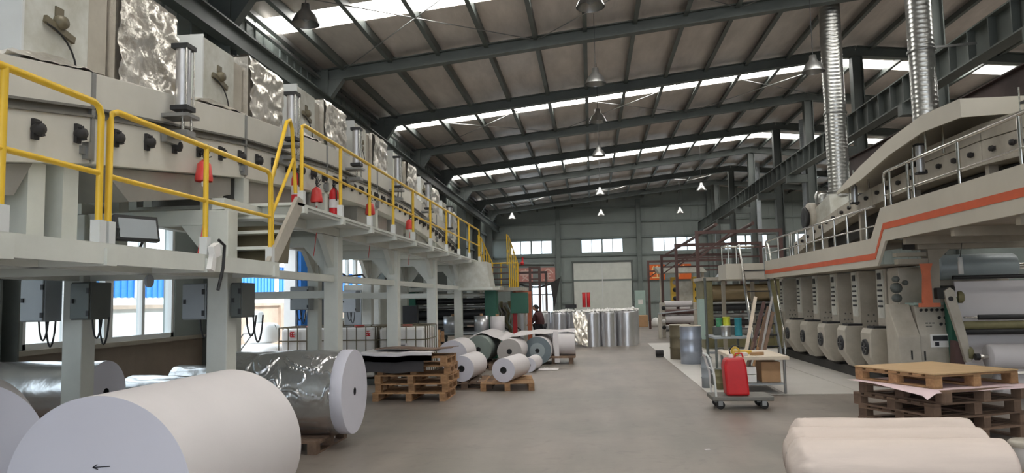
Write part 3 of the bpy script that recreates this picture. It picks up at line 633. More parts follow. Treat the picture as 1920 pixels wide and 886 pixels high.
# ---- electrical boxes on the columns
def ebox(x0, x1, y0, y1, z0, z1, label, mt='box_grey', cable=True, side=-1):
    t = thing('electrical_box', label, 'electrical box', ((x0 + x1) / 2, (y0 + y1) / 2, z0))
    MB().box(x0, x1, y0 + 0.025, y1, z0, z1).build('enclosure', mt, t, bevel=0.006)
    MB().box(x0 + 0.008, x1 - 0.008, y0, y0 + 0.022, z0 + 0.01, z1 - 0.01).build('door', mt, t, bevel=0.004)
    for zz in (z0 + 0.06, z1 - 0.08): MB().bx((x1 - 0.012, y0 - 0.006, zz), (0.024, 0.014, 0.05)).build('hinge', 'black', t)
    MB().bx((x0 + 0.035, y0 - 0.008, (z0 + z1) / 2), (0.02, 0.016, 0.04)).build('lock', 'black', t)
    if cable:
        for k in range(2):
            xa = x0 + 0.05 + k * 0.06; xb = xa + 0.1; dp = 0.2 + 0.06 * k
            MB().path([(xa + (xb - xa) * q / 10, y1 - 0.06 + 0.02 * k, z0 + 0.02 - dp * math.sin(PI * q / 10) ** 0.6) for q in range(11)], 0.009, 6).build('cable', 'black', t)
    return t
ebox(-5.3, -5.06, 6.45, 6.7, 1.48, 1.88, 'light grey electrical box left of the nearest column')
ebox(-4.84, -4.64, 6.5, 6.82, 1.49, 1.84, 'dark electrical box on the right side of the nearest column', 'dark_steel')
ebox(-3.84, -3.61, 6.68, 6.99, 1.47, 1.81, 'pale electrical box on the left side of the second column')
ebox(-3.39, -3.28, 6.73, 7.03, 1.48, 1.81, 'slim dark electrical box on the right side of the second column', 'dark_steel')
ebox(-5.26, -4.92, 12.62, 12.88, 1.49, 1.9, 'grey electrical box in front of the blue door leaf', 'box_grey')
ebox(-5.41, -5.09, 15.8, 16.1, 1.39, 1.86, 'pale electrical box near the far side window', 'box_grey')
t = thing('inverter_cabinet', 'tall pale cabinet with round fan behind the third column', 'cabinet', (-5.5, 17.7, 0))
MB().box(-5.94, -5.04, 17.5, 18.1, 0.0, 2.02).build('body', 'paint_light', t, bevel=0.01)
MB().box(-5.48, -5.07, 17.475, 17.5, 0.1, 1.9).build('door', 'paint_light', t); MB().box(-5.91, -5.5, 17.475, 17.5, 0.1, 1.9).build('door', 'box_grey', t)
MB().lathe([(0.0, 0.02), (0.05, 0.03), (0.1, 0.02), (0.1, 0)], (-5.68, 17.475, 1.72), (0, -1, 0), n=20).build('fan_grille', 'black', t)
for z in (1.15, 1.3, 1.0): MB().box(-5.4, -5.2, 17.465, 17.475, z, z + 0.06).build('vent', 'box_grey', t)
# cable across the window
t = tag(MB().path([(-5.0, 13.12, 2.1), (-4.85, 13.9, 2.22), (-4.9, 14.6, 2.13), (-4.85, 15.5, 2.19), (-4.95, 16.1, 2.1)], 0.018, 6).build('slack_cable', 'black'), 'slack black cable slung between the third and fourth columns', 'cable')
t = tag(MB().path([(-6.4, 6.3, 1.90), (-5.8, 6.4, 1.84), (-5.3, 6.45, 1.92), (-5.06, 6.75, 1.95)], 0.02, 6).build('slack_cable', 'black'), 'black cable running left from the nearest column top', 'cable')

# ---- far end of the left line
t = thing('feed_hopper', 'pale sheet metal chute at the far end of the left line', 'chute', (-3.2, 19.8, 1.9))
MB().prism([(-3.75, 2.6), (-2.72, 2.6), (-2.62, 1.93), (-3.5, 1.93)], 'y', 19.3, 20.3).build('chute_body', 'paint_box', t)
MB().box(-3.85, -2.55, 19.2, 20.4, 1.86, 1.93).build('base_flange', 'paint_light', t)
cm = thing('coating_head', 'green framed coating head with black rollers at the left line end', 'machine', (-3.5, 21, 0))
MB().box(-2.95, -2.62, 20.5, 20.9, 0, 1.86).build('side_frame', 'machine_green', cm, bevel=0.01)
MB().box(-5.2, -4.9, 20.5, 20.9, 0, 1.86).build('side_frame', 'machine_green', cm, bevel=0.01)
MB().box(-2.35, -1.85, 21.6, 21.9, 1.2, 1.8).build('gear_cover', 'machine_green', cm, bevel=0.01)
for k, (z, r, m_) in enumerate([(0.75, 0.12, 'black'), (1.0, 0.09, 'bare_steel'), (1.22, 0.13, 'black'), (1.42, 0.06, 'bare_steel'), (1.58, 0.08, 'black'), (1.74, 0.06, 'paint_box')]):
    MB().tube((-4.9, 20.7, z), (-2.95, 20.7, z), r, 16).build('roller', m_, cm)
MB().box(-5.3, -2.5, 20.4, 21.2, 1.87, 1.97).build('top_beam', 'paint_box', cm)
MB().box(-5.2, -2.7, 20.55, 20.85, 0.05, 0.45).build('base_beam', 'machine_green', cm)
t = thing('green_pump', 'green pump set behind the fourth column', 'machine', (-4.4, 17.9, 0))
MB().box(-4.75, -4.1, 17.8, 18.2, 0.0, 0.3).box(-4.7, -4.3, 17.85, 18.15, 0.3, 0.9).build('pump_body', 'machine_green', t, bevel=0.02)
MB().tube((-4.3, 18.0, 0.75), (-4.0, 18.0, 0.75), 0.14, 16).build('motor', 'machine_green', t)
MB().box(-4.6, -4.25, 17.9, 18.1, 0.9, 1.5).build('hopper', 'black', t)
# yellow stair down at the far end
t = thing('end_stairs', 'yellow railed stairs at the far end of the left platform', 'stairs', (-2.9, 21.5, 0))
for x in (-3.1, -2.3):
    MB().path([(x, 20.5, UD - 0.1), (x, 20.5, UD + 0.75), (x, 21.0, UD + 0.72), (x, 23.4, 2.75), (x, 23.4, 1.95)], 0.02, 8).build('top_rail', 'yellow', t)
    MB().tube((x, 20.5, UD + 0.35), (x, 23.4, 2.35), 0.016, 8).build('mid_rail', 'yellow', t)
    for k in range(5): MB().tube((x, 21.0 + k * 0.55, 1.95), (x, 21.0 + k * 0.55, 3.35 - k * 0.13), 0.018, 8).build('post', 'yellow', t)
for k in range(4): MB().tube((-3.1 + 0.27 * k, 23.4, 1.95), (-3.1 + 0.27 * k, 23.4, 2.75), 0.018, 8).build('post', 'yellow', t)
MB().tube((-3.1, 23.4, 2.75), (-2.3, 23.4, 2.75), 0.02, 8).build('top_rail', 'yellow', t)
for k in range(4): MB().box(-3.08, -2.32, 20.6 + k * 0.25, 20.82 + k * 0.25, UD - 0.16 * (k + 1), UD - 0.16 * (k + 1) + 0.03).build('tread', 'oxide', t)
MB().box(-3.3, -2.0, 21.5, 23.5, 1.85, 1.95).build('landing', 'beige', t)
for x, y in ((-3.2, 21.6), (-2.1, 23.4), (-3.2, 23.4)): MB().box(x - 0.04, x + 0.04, y - 0.04, y + 0.04, 0, 1.85).build('leg', 'paint_box', t)
# ================================================================ RIGHT PRINTING LINE
FX = 4.6
pl = thing('operator_platform', 'beige platform with orange striped fascia along the printing line', 'platform', (5.2, 13, 2.0))
MB().add([(FX, 4.0, 2.42), (FX, 12.24, 2.40), (FX, 12.62, 2.02), (FX, 20.5, 2.02), (FX, 20.5, 2.48), (FX, 12.84, 2.48), (FX, 12.36, 2.93), (FX, 4.0, 2.93)] +
         [(FX + 0.04, 4.0, 2.42), (FX + 0.04, 12.24, 2.40), (FX + 0.04, 12.62, 2.02), (FX + 0.04, 20.5, 2.02), (FX + 0.04, 20.5, 2.48), (FX + 0.04, 12.84, 2.48), (FX + 0.04, 12.36, 2.93), (FX + 0.04, 4.0, 2.93)],
         [(0, 7, 6, 1), (1, 6, 5, 2), (2, 5, 4, 3)] + [(9, 14, 15, 8), (10, 13, 14, 9), (11, 12, 13, 10)] + [(i, (i + 1) % 8, 8 + (i + 1) % 8, 8 + i) for i in range(8)]).build('fascia', 'beige_fascia', pl)
def sband(lo1, lo2, w):
    m = MB(); pts = [(4.0, lo1), (12.28, lo1), (12.68, lo2), (20.5, lo2)]; xx = FX - 0.006
    for (a, za), (b, zb) in zip(pts[:-1], pts[1:]):
        m.add([(xx, a, za), (xx, b, zb), (xx, b, zb + w), (xx, a, za + w), (FX + 0.001, a, za), (FX + 0.001, b, zb), (FX + 0.001, b, zb + w), (FX + 0.001, a, za + w)], [(0, 3, 2, 1), (4, 5, 6, 7), (0, 1, 5, 4), (2, 3, 7, 6)])
    return m
sband(2.58, 2.13, 0.1).build('stripe', 'stripe', pl)
MB().box(FX + 0.04, 5.7, 4.0, 12.3, 2.84, 2.88).build('deck_plate', 'beige_dark', pl); MB().box(FX + 0.04, 5.7, 12.7, 20.5, 2.40, 2.44).build('deck_plate', 'beige_dark', pl)
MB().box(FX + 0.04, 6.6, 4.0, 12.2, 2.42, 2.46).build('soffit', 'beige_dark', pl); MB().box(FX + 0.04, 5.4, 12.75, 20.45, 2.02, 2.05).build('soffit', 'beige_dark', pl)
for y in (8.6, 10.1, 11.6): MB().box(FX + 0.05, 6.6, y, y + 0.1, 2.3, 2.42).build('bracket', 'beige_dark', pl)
# chrome rails
def crail(name, label, y0, y1, z, h, posts, mid):
    t = thing(name, label, 'handrail', (FX + 0.03, (y0 + y1) / 2, z)); x = FX + 0.03
    MB().path([(x, y0, z + h), (x, y1 - 0.08, z + h), (x, y1 - 0.02, z + h - 0.03), (x, y1, z + h - 0.1), (x, y1, z)], 0.024, 10).build('top_rail', 'chrome', t)
    MB().tube((x, y0, z + mid), (x, y1, z + mid), 0.014, 8).build('mid_rail', 'chrome', t)
    for y in posts: MB().tube((x, y, z), (x, y, z + h), 0.022, 10).build('post', 'chrome', t)
crail('chrome_handrail', 'chrome handrail on the raised near part of the printing platform', 4.2, 12.22, 2.92, 0.56, [5.4, 7.0, 8.46, 9.82, 11.16, 11.34, 12.0], 0.19)
crail('chrome_handrail', 'chrome handrail on the lower far part of the printing platform', 12.7, 20.4, 2.48, 0.52, [13.1, 14.03, 14.75, 15.51, 16.1, 16.65, 17.3, 17.82, 18.0, 19.08], 0.2)
# oven
def zn(y): return 3.50 - 0.0105 * (y - 12.0) ** 2
S2 = [4.6, 6.6, 8.6, 10.6, 12.6, 14.6, 16.6, 18.6, 20.2]
orr = thing('arched_dryer', 'arched beige dryer tunnel above the right printing units', 'oven', (6, 13, 2.4))
k2 = None
for a, b in zip(S2[:-1], S2[1:]):
    def pol(lo, hi, g=0.008): return [(a + g, zn(a) + lo), (b - g, zn(b) + lo), (b - g, zn(b) + hi), (a + g, zn(a) + hi)]
    tr = MB().prism(pol(-0.2, 0.13), 'x', 5.3, 6.6).build('lower_trough', 'beige', orr, bevel=0.005)
    if b < 12.7: MB().prism(pol(0.14, 0.36), 'x', 5.3, 6.6).build('upper_hood', 'beige', orr, bevel=0.005)
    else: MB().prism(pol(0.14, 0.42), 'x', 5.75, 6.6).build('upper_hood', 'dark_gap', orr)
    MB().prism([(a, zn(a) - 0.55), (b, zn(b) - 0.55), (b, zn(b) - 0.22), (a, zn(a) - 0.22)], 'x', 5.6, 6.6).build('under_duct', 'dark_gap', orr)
    for k in range(4):
        y = a + 0.25 + k * 0.48; z = zn(y) - 0.02
        if k2 is None:
            k2 = MB().lathe([(0.0, 0.06), (0.035, 0.055), (0.042, 0.02), (0.03, 0.0)], (5.3, y, z), (-1, 0, 0), n=12).bx((5.29, y, z), (0.02, 0.1, 0.05)).build('latch_knob', 'rubber', tr); k20 = (y, z)
        else:
            c = k2.copy(); COL.objects.link(c); c.parent = tr; c.location = (0, y - k20[0], z - k20[1])
for y in (9.1, 12.05, 15.0):
    z = zn(y) + 0.05
    cy = MB().tube((5.12, y, z - 0.12), (5.12, y, z + 0.3), 0.06, 16).build('air_cylinder', 'alu', orr)
    [MB().bx((5.12, y, zz), (0.14, 0.14, 0.03)).build('cylinder_cap', 'black', cy) for zz in (z + 0.31, z - 0.13)]
    MB().tube((5.12, y, z + 0.32), (5.12, y, z + 0.52), 0.014, 8).tube((5.05, y + 0.08, z - 0.2), (5.05, y + 0.08, z + 0.5), 0.01, 8).build('tie_rod', 'chrome', cy)
for y in (5.5, 8.0, 10.6, 13.0, 15.5, 18.0):
    b = 2.885 if y < 12.5 else 2.445
    if zn(y) - 0.21 > b: MB().box(5.38, 5.5, y, y + 0.1, b, zn(y) - 0.2).build('leg', 'beige', orr)
for (y, z) in ((10.0, 3.95), (8.6, 3.9)):
    MB().box(5.9, 6.7, y - 1.2, y, zn(y) + 0.3, z + 0.3).build('fan_box', 'beige', orr, bevel=0.01)
MB().tube((6.3, 9.6, 3.9), (6.3, 9.6, 4.5), 0.35, 20).build('fan_drum', 'beige', orr)
# canopy hood
t = thing('canopy_hood', 'long sloping beige canopy hood over the printing dryer', 'hood', (5.6, 12.7, 3.7))
hp = [(10.24, 4.12), (11.4, 4.18), (12.66, 4.08), (14.0, 3.88), (15.35, 3.6)]
m = MB(); 
for (a, za), (b, zb) in zip(hp[:-1], hp[1:]):
    m.prism([(a, za - 0.03), (b, zb - 0.03), (b, zb), (a, za)], 'x', 4.9, 6.6)
m.build('top_sheet', 'beige_fascia', t)
m = MB()
for (a, za), (b, zb) in zip(hp[:-1], hp[1:]):
    ka = 0.25 if a < 15 else 0.0; kb = 0.25 if b < 15 else 0.05
    m.prism([(a, za - ka), (b, zb - kb), (b, zb - 0.03), (a, za - 0.03)], 'x', 4.9, 4.93)
m.build('skirt', 'beige_fascia', t)
MB().prism([(4.93, 3.87), (6.6, 3.93), (6.6, 4.09), (4.93, 4.09)], 'y', 10.24, 10.27).build('end_skirt', 'beige_fascia', t)
for y in (11.55, 14.6): MB().tube((5.0, y, zn(y) + 0.13), (5.0, y, 4.1 - max(0, (y - 12.4) * 0.16)), 0.018, 8).tube((5.25, y, zn(y) + 0.13), (5.25, y, 4.1 - max(0, (y - 12.4) * 0.16)), 0.018, 8).build('hanger_rod', 'chrome', t)
# spiral ducts
def duct(name, x, y, z0, z1, r, label, mt='galv'):
    t = thing(name, label, 'duct', (x, y, z0)); n = int((z1 - z0) / 0.085)
    prof = []
    for k in range(n + 1):
        z = (z1 - z0) * k / n; prof += [(r, z), (r + 0.004, z + 0.012), (r, z + 0.024)]
    MB().lathe(prof, (x, y, z0), n=28).build('duct_pipe', mt, t)
    for z in (z0 + (z1 - z0) * 0.42, z0 + (z1 - z0) * 0.02): MB().lathe([(r + 0.02, 0), (r + 0.028, 0.02), (r + 0.02, 0.05)], (x, y, z), n=28).build('joint_band', 'bare_steel', t)
    return t
t1 = duct('spiral_duct', 5.75, 17.8, 3.8, 8.4, 0.235, 'galvanised spiral duct rising from the far end of the hood')
t2 = duct('spiral_duct', 6.05, 13.9, 4.0, 8.5, 0.215, 'nearest galvanised spiral duct through the canopy hood')
MB().beam((6.2, 13.9, 5.98), (7.0, 13.9, 6.02), 0.03, 0.04).build('strut', 'bare_steel', t2)
duct('exhaust_pipe', 8.3, 29.2, 2.0, 8.2, 0.22, 'far pale exhaust pipe between the inner columns', 'box_grey')
duct('exhaust_pipe', 8.4, 38.5, 2.0, 8.2, 0.2, 'farthest slim pale exhaust pipe by the crane girder', 'box_grey')
t = thing('exhaust_fan', 'beige centrifugal fan with black inlet at the far dryer end', 'fan', (5.6, 19.2, 2.9))
MB().lathe([(0.0, 0.0), (0.36, 0.0), (0.38, 0.05), (0.38, 0.35), (0.36, 0.4), (0, 0.4)], (5.35, 19.0, 3.45), (1, 0, 0), n=28).build('scroll_case', 'beige', t)
MB().lathe([(0.2, 0.0), (0.3, -0.08), (0.24, -0.1), (0.0, -0.06)], (5.35, 19.0, 3.45), (1, 0, 0), n=24).build('inlet', 'black', t)
MB().prism([(17.5, 3.2), (19.0, 3.0), (19.0, 3.6), (17.6, 3.85)], 'x', 5.45, 6.1).build('outlet_box', 'paint_box', t)
MB().lathe([(0.16, 0), (0.18, 0.2), (0.14, 0.3), (0, 0.3)], (5.6, 18.6, 3.75), n=20).build('motor', 'galv', t)
MB().box(5.4, 6.1, 18.7, 19.4, 2.45, 3.15).build('base', 'beige_dark', t)

# ---- printing units
def unit(y, label, first=False):
    t = thing('printing_unit', label, 'printing unit', (5.6, y, 0), group='printing units in a row under the platform')
    bd = MB().box(5.0, 7.0, y, y + 0.42, 0.22, 2.0).build('frame_slab', 'beige', t, bevel=0.012)
    MB().box(4.985, 5.0, y + 0.06, y + 0.36, 1.15, 1.98).build('switch_panel', 'paint_box', t)
    for k in range(5):
        MB().box(4.972, 4.985, y + 0.12, y + 0.30, 1.34 + k * 0.09, 1.375 + k * 0.09).build('switch_row', 'black', t)
    MB().box(4.97, 4.985, y + 0.14, y + 0.28, 1.82, 1.93).build('gauge', 'black', t)
    for k, (dx, dz) in enumerate([(0.14, 1.18), (0.24, 1.18), (0.12, 1.06), (0.19, 1.06), (0.26, 1.06), (0.15, 0.98), (0.23, 0.98)]): MB().lathe([(0, 0.012), (0.016, 0.01), (0.018, 0)], (5.0 + dx, y, dz), (0, -1, 0), n=8).build('push_button', 'seam', t)
    if not first:
        lb = MB().prism([(5.02, 0.22), (5.02, 0.98), (4.72, 0.98), (4.68, 0.9), (4.68, 0.5), (4.86, 0.22)], 'y', y - 0.05, y + 0.4).build('drive_box', 'beige', t, bevel=0.015)
        MB().lathe([(0.0, 0.02), (0.05, 0.03), (0.06, 0.015), (0.10, 0.015), (0.11, 0.035), (0.135, 0.035), (0.14, 0.0)], (4.68, y + 0.16, 0.66), (-1, 0, 0), n=24).build('fan_guard', 'black', lb)
        for q in range(6):
            a = q * PI / 3; MB().beam((4.655, y + 0.16 + 0.03 * math.cos(a), 0.66 + 0.03 * math.sin(a)), (4.655, y + 0.16 + 0.12 * math.cos(a), 0.66 + 0.12 * math.sin(a)), 0.01, 0.02, up=(1, 0, 0)).build('guard_spoke', 'bare_steel', lb)
        MB().box(4.76, 5.02, y - 0.02, y + 0.3, 0.98, 1.02).build('drive_lid', 'black', t)
    MB().box(5.1, 6.9, y + 0.02, y + 0.4, 0.0, 0.22).build('base', 'dark_gap', t)
    for z in (0.7, 1.1, 1.5, 1.8): MB().tube((5.25, y + 0.6, z), (6.8, y + 0.6, z), 0.08, 12).build('roller', 'bare_steel', t)
    MB().box(5.2, 5.24, y + 0.42, y + 0.78, 0.3, 1.95).build('gap_shade_sheet', 'dark_gap', t)  # dark sheet in the gap between units, its shade put into the colour
UL = ['nearest printing unit, beside the control console', 'second printing unit from the control console', 'third printing unit from the control console', 'fourth printing unit from the control console', 'fifth printing unit from the control console']
for i, y in enumerate((13.42, 14.7, 15.97, 17.28, 18.6)): unit(y, UL[i])
unit(20.25, 'farthest printing unit, beside the ladder', True)
t = thing('base_rail', 'dark machine bed under the printing units', 'machine bed', (5.9, 17, 0))
MB().box(4.95, 5.09, 13.2, 21.0, 0.0, 0.16).build('bed_rail', 'dark_gap', t); MB().box(6.91, 7.02, 13.2, 21.0, 0.0, 0.2).build('bed_rail', 'dark_gap', t)
# tall plain panel and console
t = thing('side_panel_cabinet', 'tall plain beige cabinet between printing units and console', 'cabinet', (5.7, 13.0, 0))
MB().box(5.0, 6.6, 12.85, 13.3, 0.0, 2.0).build('body', 'beige', t, bevel=0.01)
MB().box(4.985, 5.0, 12.88, 13.28, 0.1, 1.95).build('door', 'beige', t); MB().box(4.97, 4.985, 12.92, 12.94, 0.9, 1.05).build('handle', 'black', t)
cs = thing('control_console', 'beige control console with buttons, small display and green top', 'console', (5.5, 12.6, 0))
MB().prism([(12.3, 0.05), (12.75, 0.05), (12.75, 1.38), (12.5, 1.38), (12.36, 0.9)], 'x', 5.07, 5.58).build('body', 'beige', cs, bevel=0.012)
MB().prism([(12.24, 0.05), (12.75, 0.05), (12.75, 1.40), (12.62, 1.40), (12.5, 1.2), (12.28, 0.9)], 'x', 4.72, 5.05).build('door', 'beige', cs, bevel=0.012)
MB().box(5.05, 5.6, 12.46, 12.78, 1.38, 1.42).build('top', 'pale_green', cs)
def onface(z):  # y of the sloping console face
    return 12.36 + (z - 0.9) * (0.14 / 0.48)
for (x, z) in [(5.16, 1.30), (5.24, 1.30), (5.32, 1.30), (5.40, 1.30), (5.48, 1.30), (5.41, 1.18), (5.50, 1.18), (5.42, 1.08), (5.50, 1.08)]:
    MB().lathe([(0, 0.035), (0.02, 0.03), (0.024, 0)], (x, onface(z), z), (0, -1, 0.29), n=10).build('push_button', 'black', cs)
for (x, z) in [(5.21, 1.1), (5.26, 1.1), (5.31, 1.1), (5.21, 1.05), (5.26, 1.05)]: MB().bx((x, onface(z) - 0.004, z), (0.035, 0.008, 0.02)).build('nameplate', 'seam', cs)
MB().bx((5.36, 12.345, 0.83), (0.28, 0.02, 0.2)).build('display_bezel', 'plastic_white', cs); MB().bx((5.36, 12.333, 0.87), (0.22, 0.01, 0.08)).build('display', 'black', cs); MB().bx((5.31, 12.333, 0.78), (0.06, 0.01, 0.06)).build('display_key', 'ink', cs)
MB().bx((4.9, 12.262, 0.62), (0.02, 0.02, 0.14)).bx((5.12, 12.33, 0.6), (0.02, 0.02, 0.14)).build('handle', 'black', cs)
# ---- rewinder with rolls at the right edge
rw = thing('rewind_stand', 'rewind stand with header beam, arms and rollers at the right edge', 'machine', (6.0, 12.3, 0))
MB().box(5.0, 9.5, 12.05, 12.3, 2.24, 2.4).build('header_beam', 'beige_dark', rw, bevel=0.01)
MB().prism([(5.14, 2.24), (5.46, 2.24), (5.3, 2.08), (5.28, 1.42), (5.16, 1.42)], 'y', 12.05, 12.3).build('corner_post', 'beige_dark', rw)
MB().prism([(5.0, 1.4), (5.14, 1.4), (5.13, 1.9), (5.17, 2.02), (5.0, 2.02), (5.03, 1.85)], 'y', 11.98, 12.04).build('swing_arm', 'orange', rw)
MB().box(4.96, 5.24, 11.96, 12.06, 1.36, 1.42).build('arm_foot', 'orange', rw)
MB().box(4.7, 5.14, 12.05, 12.2, 2.02, 2.1).build('arm_rail', 'beige_dark', rw); MB().box(4.7, 5.14, 12.1, 12.25, 2.14, 2.2).build('arm_rail', 'beige_dark', rw)
MB().box(4.85, 5.1, 12.15, 12.25, 2.25, 2.36).build('junction_box', 'dark_gap', rw)
MB().box(5.48, 5.6, 12.2, 12.4, 0.0, 1.5).build('side_frame', 'machine_green', rw); MB().box(9.3, 9.6, 12.0, 12.6, 0.0, 2.24).build('side_frame', 'beige_dark', rw)
MB().prism([(5.28, 1.6), (5.36, 1.65), (5.42, 1.6), (5.56, 0.9), (5.6, 0.55), (5.52, 0.53), (5.44, 0.9), (5.3, 1.45)], 'y', 11.9, 11.97).build('lever_plate', 'beige', rw)
MB().tube((5.36, 11.885, 1.48), (5.36, 11.9, 1.48), 0.035, 12).build('lever_slot', 'black', rw)
MB().prism([(5.4, 0.45), (5.54, 0.45), (5.54, 0.8), (5.42, 0.85)], 'y', 11.98, 12.15).build('lever_foot', 'oxide', rw)
for (x, z, r) in ((5.5, 1.5, 0.09), (5.58, 0.66, 0.1)): MB().lathe([(0, 0.08), (r * 0.6, 0.08), (r, 0.05), (r, 0.0)], (x, 11.97, z), (1, -0.3, 0), n=16).build('chuck', 'olive', rw)
for (x, z, r, m_) in ((5.83, 1.19, 0.04, 'black'), (5.5, 1.07, 0.065, 'olive'), (5.6, 0.975, 0.05, 'black'), (5.5, 1.8, 0.03, 'black')): MB().tube((x, 12.1, z), (9.3, 12.1, z), r, 14).build('idle_roller', m_, rw)
MB().tube((5.62, 12.1, 1.19), (5.83, 12.1, 1.19), 0.012, 8).build('roller_pin', 'chrome', rw)
for x, z, gr_ in ((4.84, 1.80, 0.05), (4.84, 1.66, 0.085), (4.84, 1.50, 0.07), (4.98, 1.74, 0.04)): MB().lathe([(0, 0), (gr_ * 0.9, 0), (gr_, 0.02), (gr_, 0.08), (gr_ * 0.5, 0.1), (0, 0.1)], (x, 12.6, z), (0, -1, 0), n=14).build('gear', 'dark_steel', rw)
MB().tube((5.2, 12.1, 1.62), (5.5, 12.1, 1.62), 0.06, 14).bx((5.3, 12.0, 1.56), (0.22, 0.12, 0.16)).build('gearbox', 'dark_gap', rw)
def fr(name, x0, x1, y, z, r, mt, label, cat='roll'):
    t = thing(name, label, cat, ((x0 + x1) / 2, y, z - r))
    MB().lathe([(0.0, 0), (r * 0.96, 0), (r, 0.015), (r, x1 - x0 - 0.015), (r * 0.96, x1 - x0), (0, x1 - x0)], (x0, y, z), (1, 0, 0), n=36).build('winding', mt, t)
    MB().tube((x0 - 0.12, y, z), (x0, y, z), 0.035, 12).build('shaft', 'chrome', t); MB().tube((x1, y, z), (x1 + 0.2, y, z), 0.05, 12).build('shaft', 'chrome', t)
    MB().tube((x0 - 0.18, y, z), (x0 - 0.12, y, z), 0.05, 12).build('shaft_end', 'black', t)
fr('web_roll', 5.45, 6.6, 12.52, 1.97, 0.2, 'grey_blue_web', 'blue grey web roll high in the rewind stand')
fr('web_roll', 5.78, 9.2, 11.8, 0.62, 0.18, 'paper_white', 'white paper roll held low by the rewind stand chuck')
tag(MB().box(5.62, 9.2, 12.32, 12.35, 0.35, 1.74).build('white_web', 'paper_white'), 'white paper web hanging vertically in the rewind stand', 'paper web')
tag(MB().lathe([(0.03, 0), (0.168, 0), (0.17, 0.01), (0.17, 3.2), (0.03, 3.2)], (6.0, 12.05, 0.17), (1, 0, 0), n=32).build('floor_roll', 'paper_white'), 'white roll lying on the floor under the rewind stand', 'roll')
t = thing('hanging_switch', 'pale pull switch hanging from a cord before the blue grey roll', 'switch', (5.44, 11.7, 1.84))
MB().lathe([(0, 0), (0.035, 0), (0.035, 0.18), (0.03, 0.2), (0.03, 0.25), (0, 0.25)], (5.44, 11.7, 1.84), n=12).build('switch_body', 'paint_white', t)
MB().path([(5.44, 11.7, 2.09), (5.48, 11.7, 2.3), (5.52, 11.7, 2.42)], 0.006, 5).build('cord', 'black', t)
# ladder at the far end of the platform
t = thing('ladder_stairs', 'steep steel ladder stairs with chrome rails at the printing platform end', 'ladder', (4.3, 20.0, 0))
for x in (4.05, 4.68): MB().beam((x, 20.75, 2.4), (x + 0.02, 19.6, 0.0), 0.04, 0.14).build('stringer', 'box_grey', t)
for k in range(8): MB().box(4.07, 4.66, 19.62 + k * 0.135, 19.82 + k * 0.135, 0.27 + k * 0.28, 0.3 + k * 0.28).build('tread', 'black', t)
for x in (3.98, 4.74): MB().path([(x, 20.9, 2.9), (x, 20.6, 2.95), (x + 0.02, 19.5, 0.75), (x + 0.02, 19.45, 0.1)], 0.025, 10).build('rail', 'chrome', t)
MB().box(3.6, 4.6, 20.6, 21.8, 2.02, 2.44).build('landing', 'beige_fascia', t)
for x, y in ((3.7, 20.7), (3.7, 21.7), (4.1, 21.7)): MB().tube((x, y, 2.44), (x, y, 2.96), 0.02, 8).build('post', 'chrome', t)
MB().tube((3.7, 20.7, 2.96), (3.7, 21.7, 2.96), 0.022, 8).tube((3.7, 21.7, 2.96), (4.6, 21.7, 2.96), 0.022, 8).build('top_rail', 'chrome', t)
for x, y in ((3.7, 21.7), (4.5, 21.7)): MB().box(x - 0.05, x + 0.05, y - 0.05, y + 0.05, 0, 2.02).build('leg', 'beige_dark', t)
# ================================================================ GOODS ON THE FLOOR
PH = 0.14
def make_pallet(name, label, mt, group, loc, rz=0.0, w=1.2, d=1.0):
    t = thing(name, label, 'pallet', (0, 0, 0), 0, group)
    n = 7; bw = d * 0.105
    b0 = None
    for k in range(n):
        y = -d / 2 + bw / 2 + (d - bw) * k / (n - 1)
        if b0 is None: b0 = MB().bx((0, y, PH - 0.011), (w, bw, 0.02)).build('deck_board', mt, t); yb = y
        else: dup(b0, t, (0, y - yb, 0))
    s0 = None
    for x in (-w / 2 + 0.05, 0, w / 2 - 0.05):
        if s0 is None: s0 = MB().bx((x, 0, PH - 0.031), (0.1, d, 0.02)).build('stringer_board', mt, t); xs0 = x; u0 = MB().bx((x, 0, 0.01), (0.1, d, 0.02)).build('bottom_board', mt, t)
        else: dup(s0, t, (x - xs0, 0, 0)); dup(u0, t, (x - xs0, 0, 0))
    k0 = None
    for x in (-w / 2 + 0.05, 0, w / 2 - 0.05):
        for y in (-d / 2 + 0.06, 0, d / 2 - 0.06):
            if k0 is None: k0 = MB().bx((x, y, 0.0595), (0.1, 0.12, 0.079)).build('block', mt, t); kk = (x, y)
            else: dup(k0, t, (x - kk[0], y - kk[1], 0))
    t.location = loc; t.rotation_euler = (0, 0, rz); return t
PG = 'wooden pallets'
P1 = make_pallet('wooden_pallet', 'brown wooden pallet under the big silver foil roll', 'wood_dark', PG, (-3.53, 8.3, 0), 0, 1.16, 1.0)
def pallet(label, loc, rz=0.0, src=None): return copy_tree(src or P1, loc, rz, label)
PL = make_pallet('wooden_pallet', 'light wooden pallet at the bottom of the left stack', 'wood', PG, (-2.98, 12.40, 0), 0.0, 1.2, 0.9)
for k, (dx, dy, rz, l) in enumerate([(0.03, 0.03, 0.02, 'second'), (0.06, -0.04, -0.05, 'third'), (0.05, 0.05, 0.04, 'fourth'), (0.02, 0.0, 0.0, 'fifth')]):
    pallet('light wooden pallet, %s from the bottom of the left stack' % l, (-2.98 + dx, 12.40 + dy, (PH + 0.001) * (k + 1)), rz, PL)
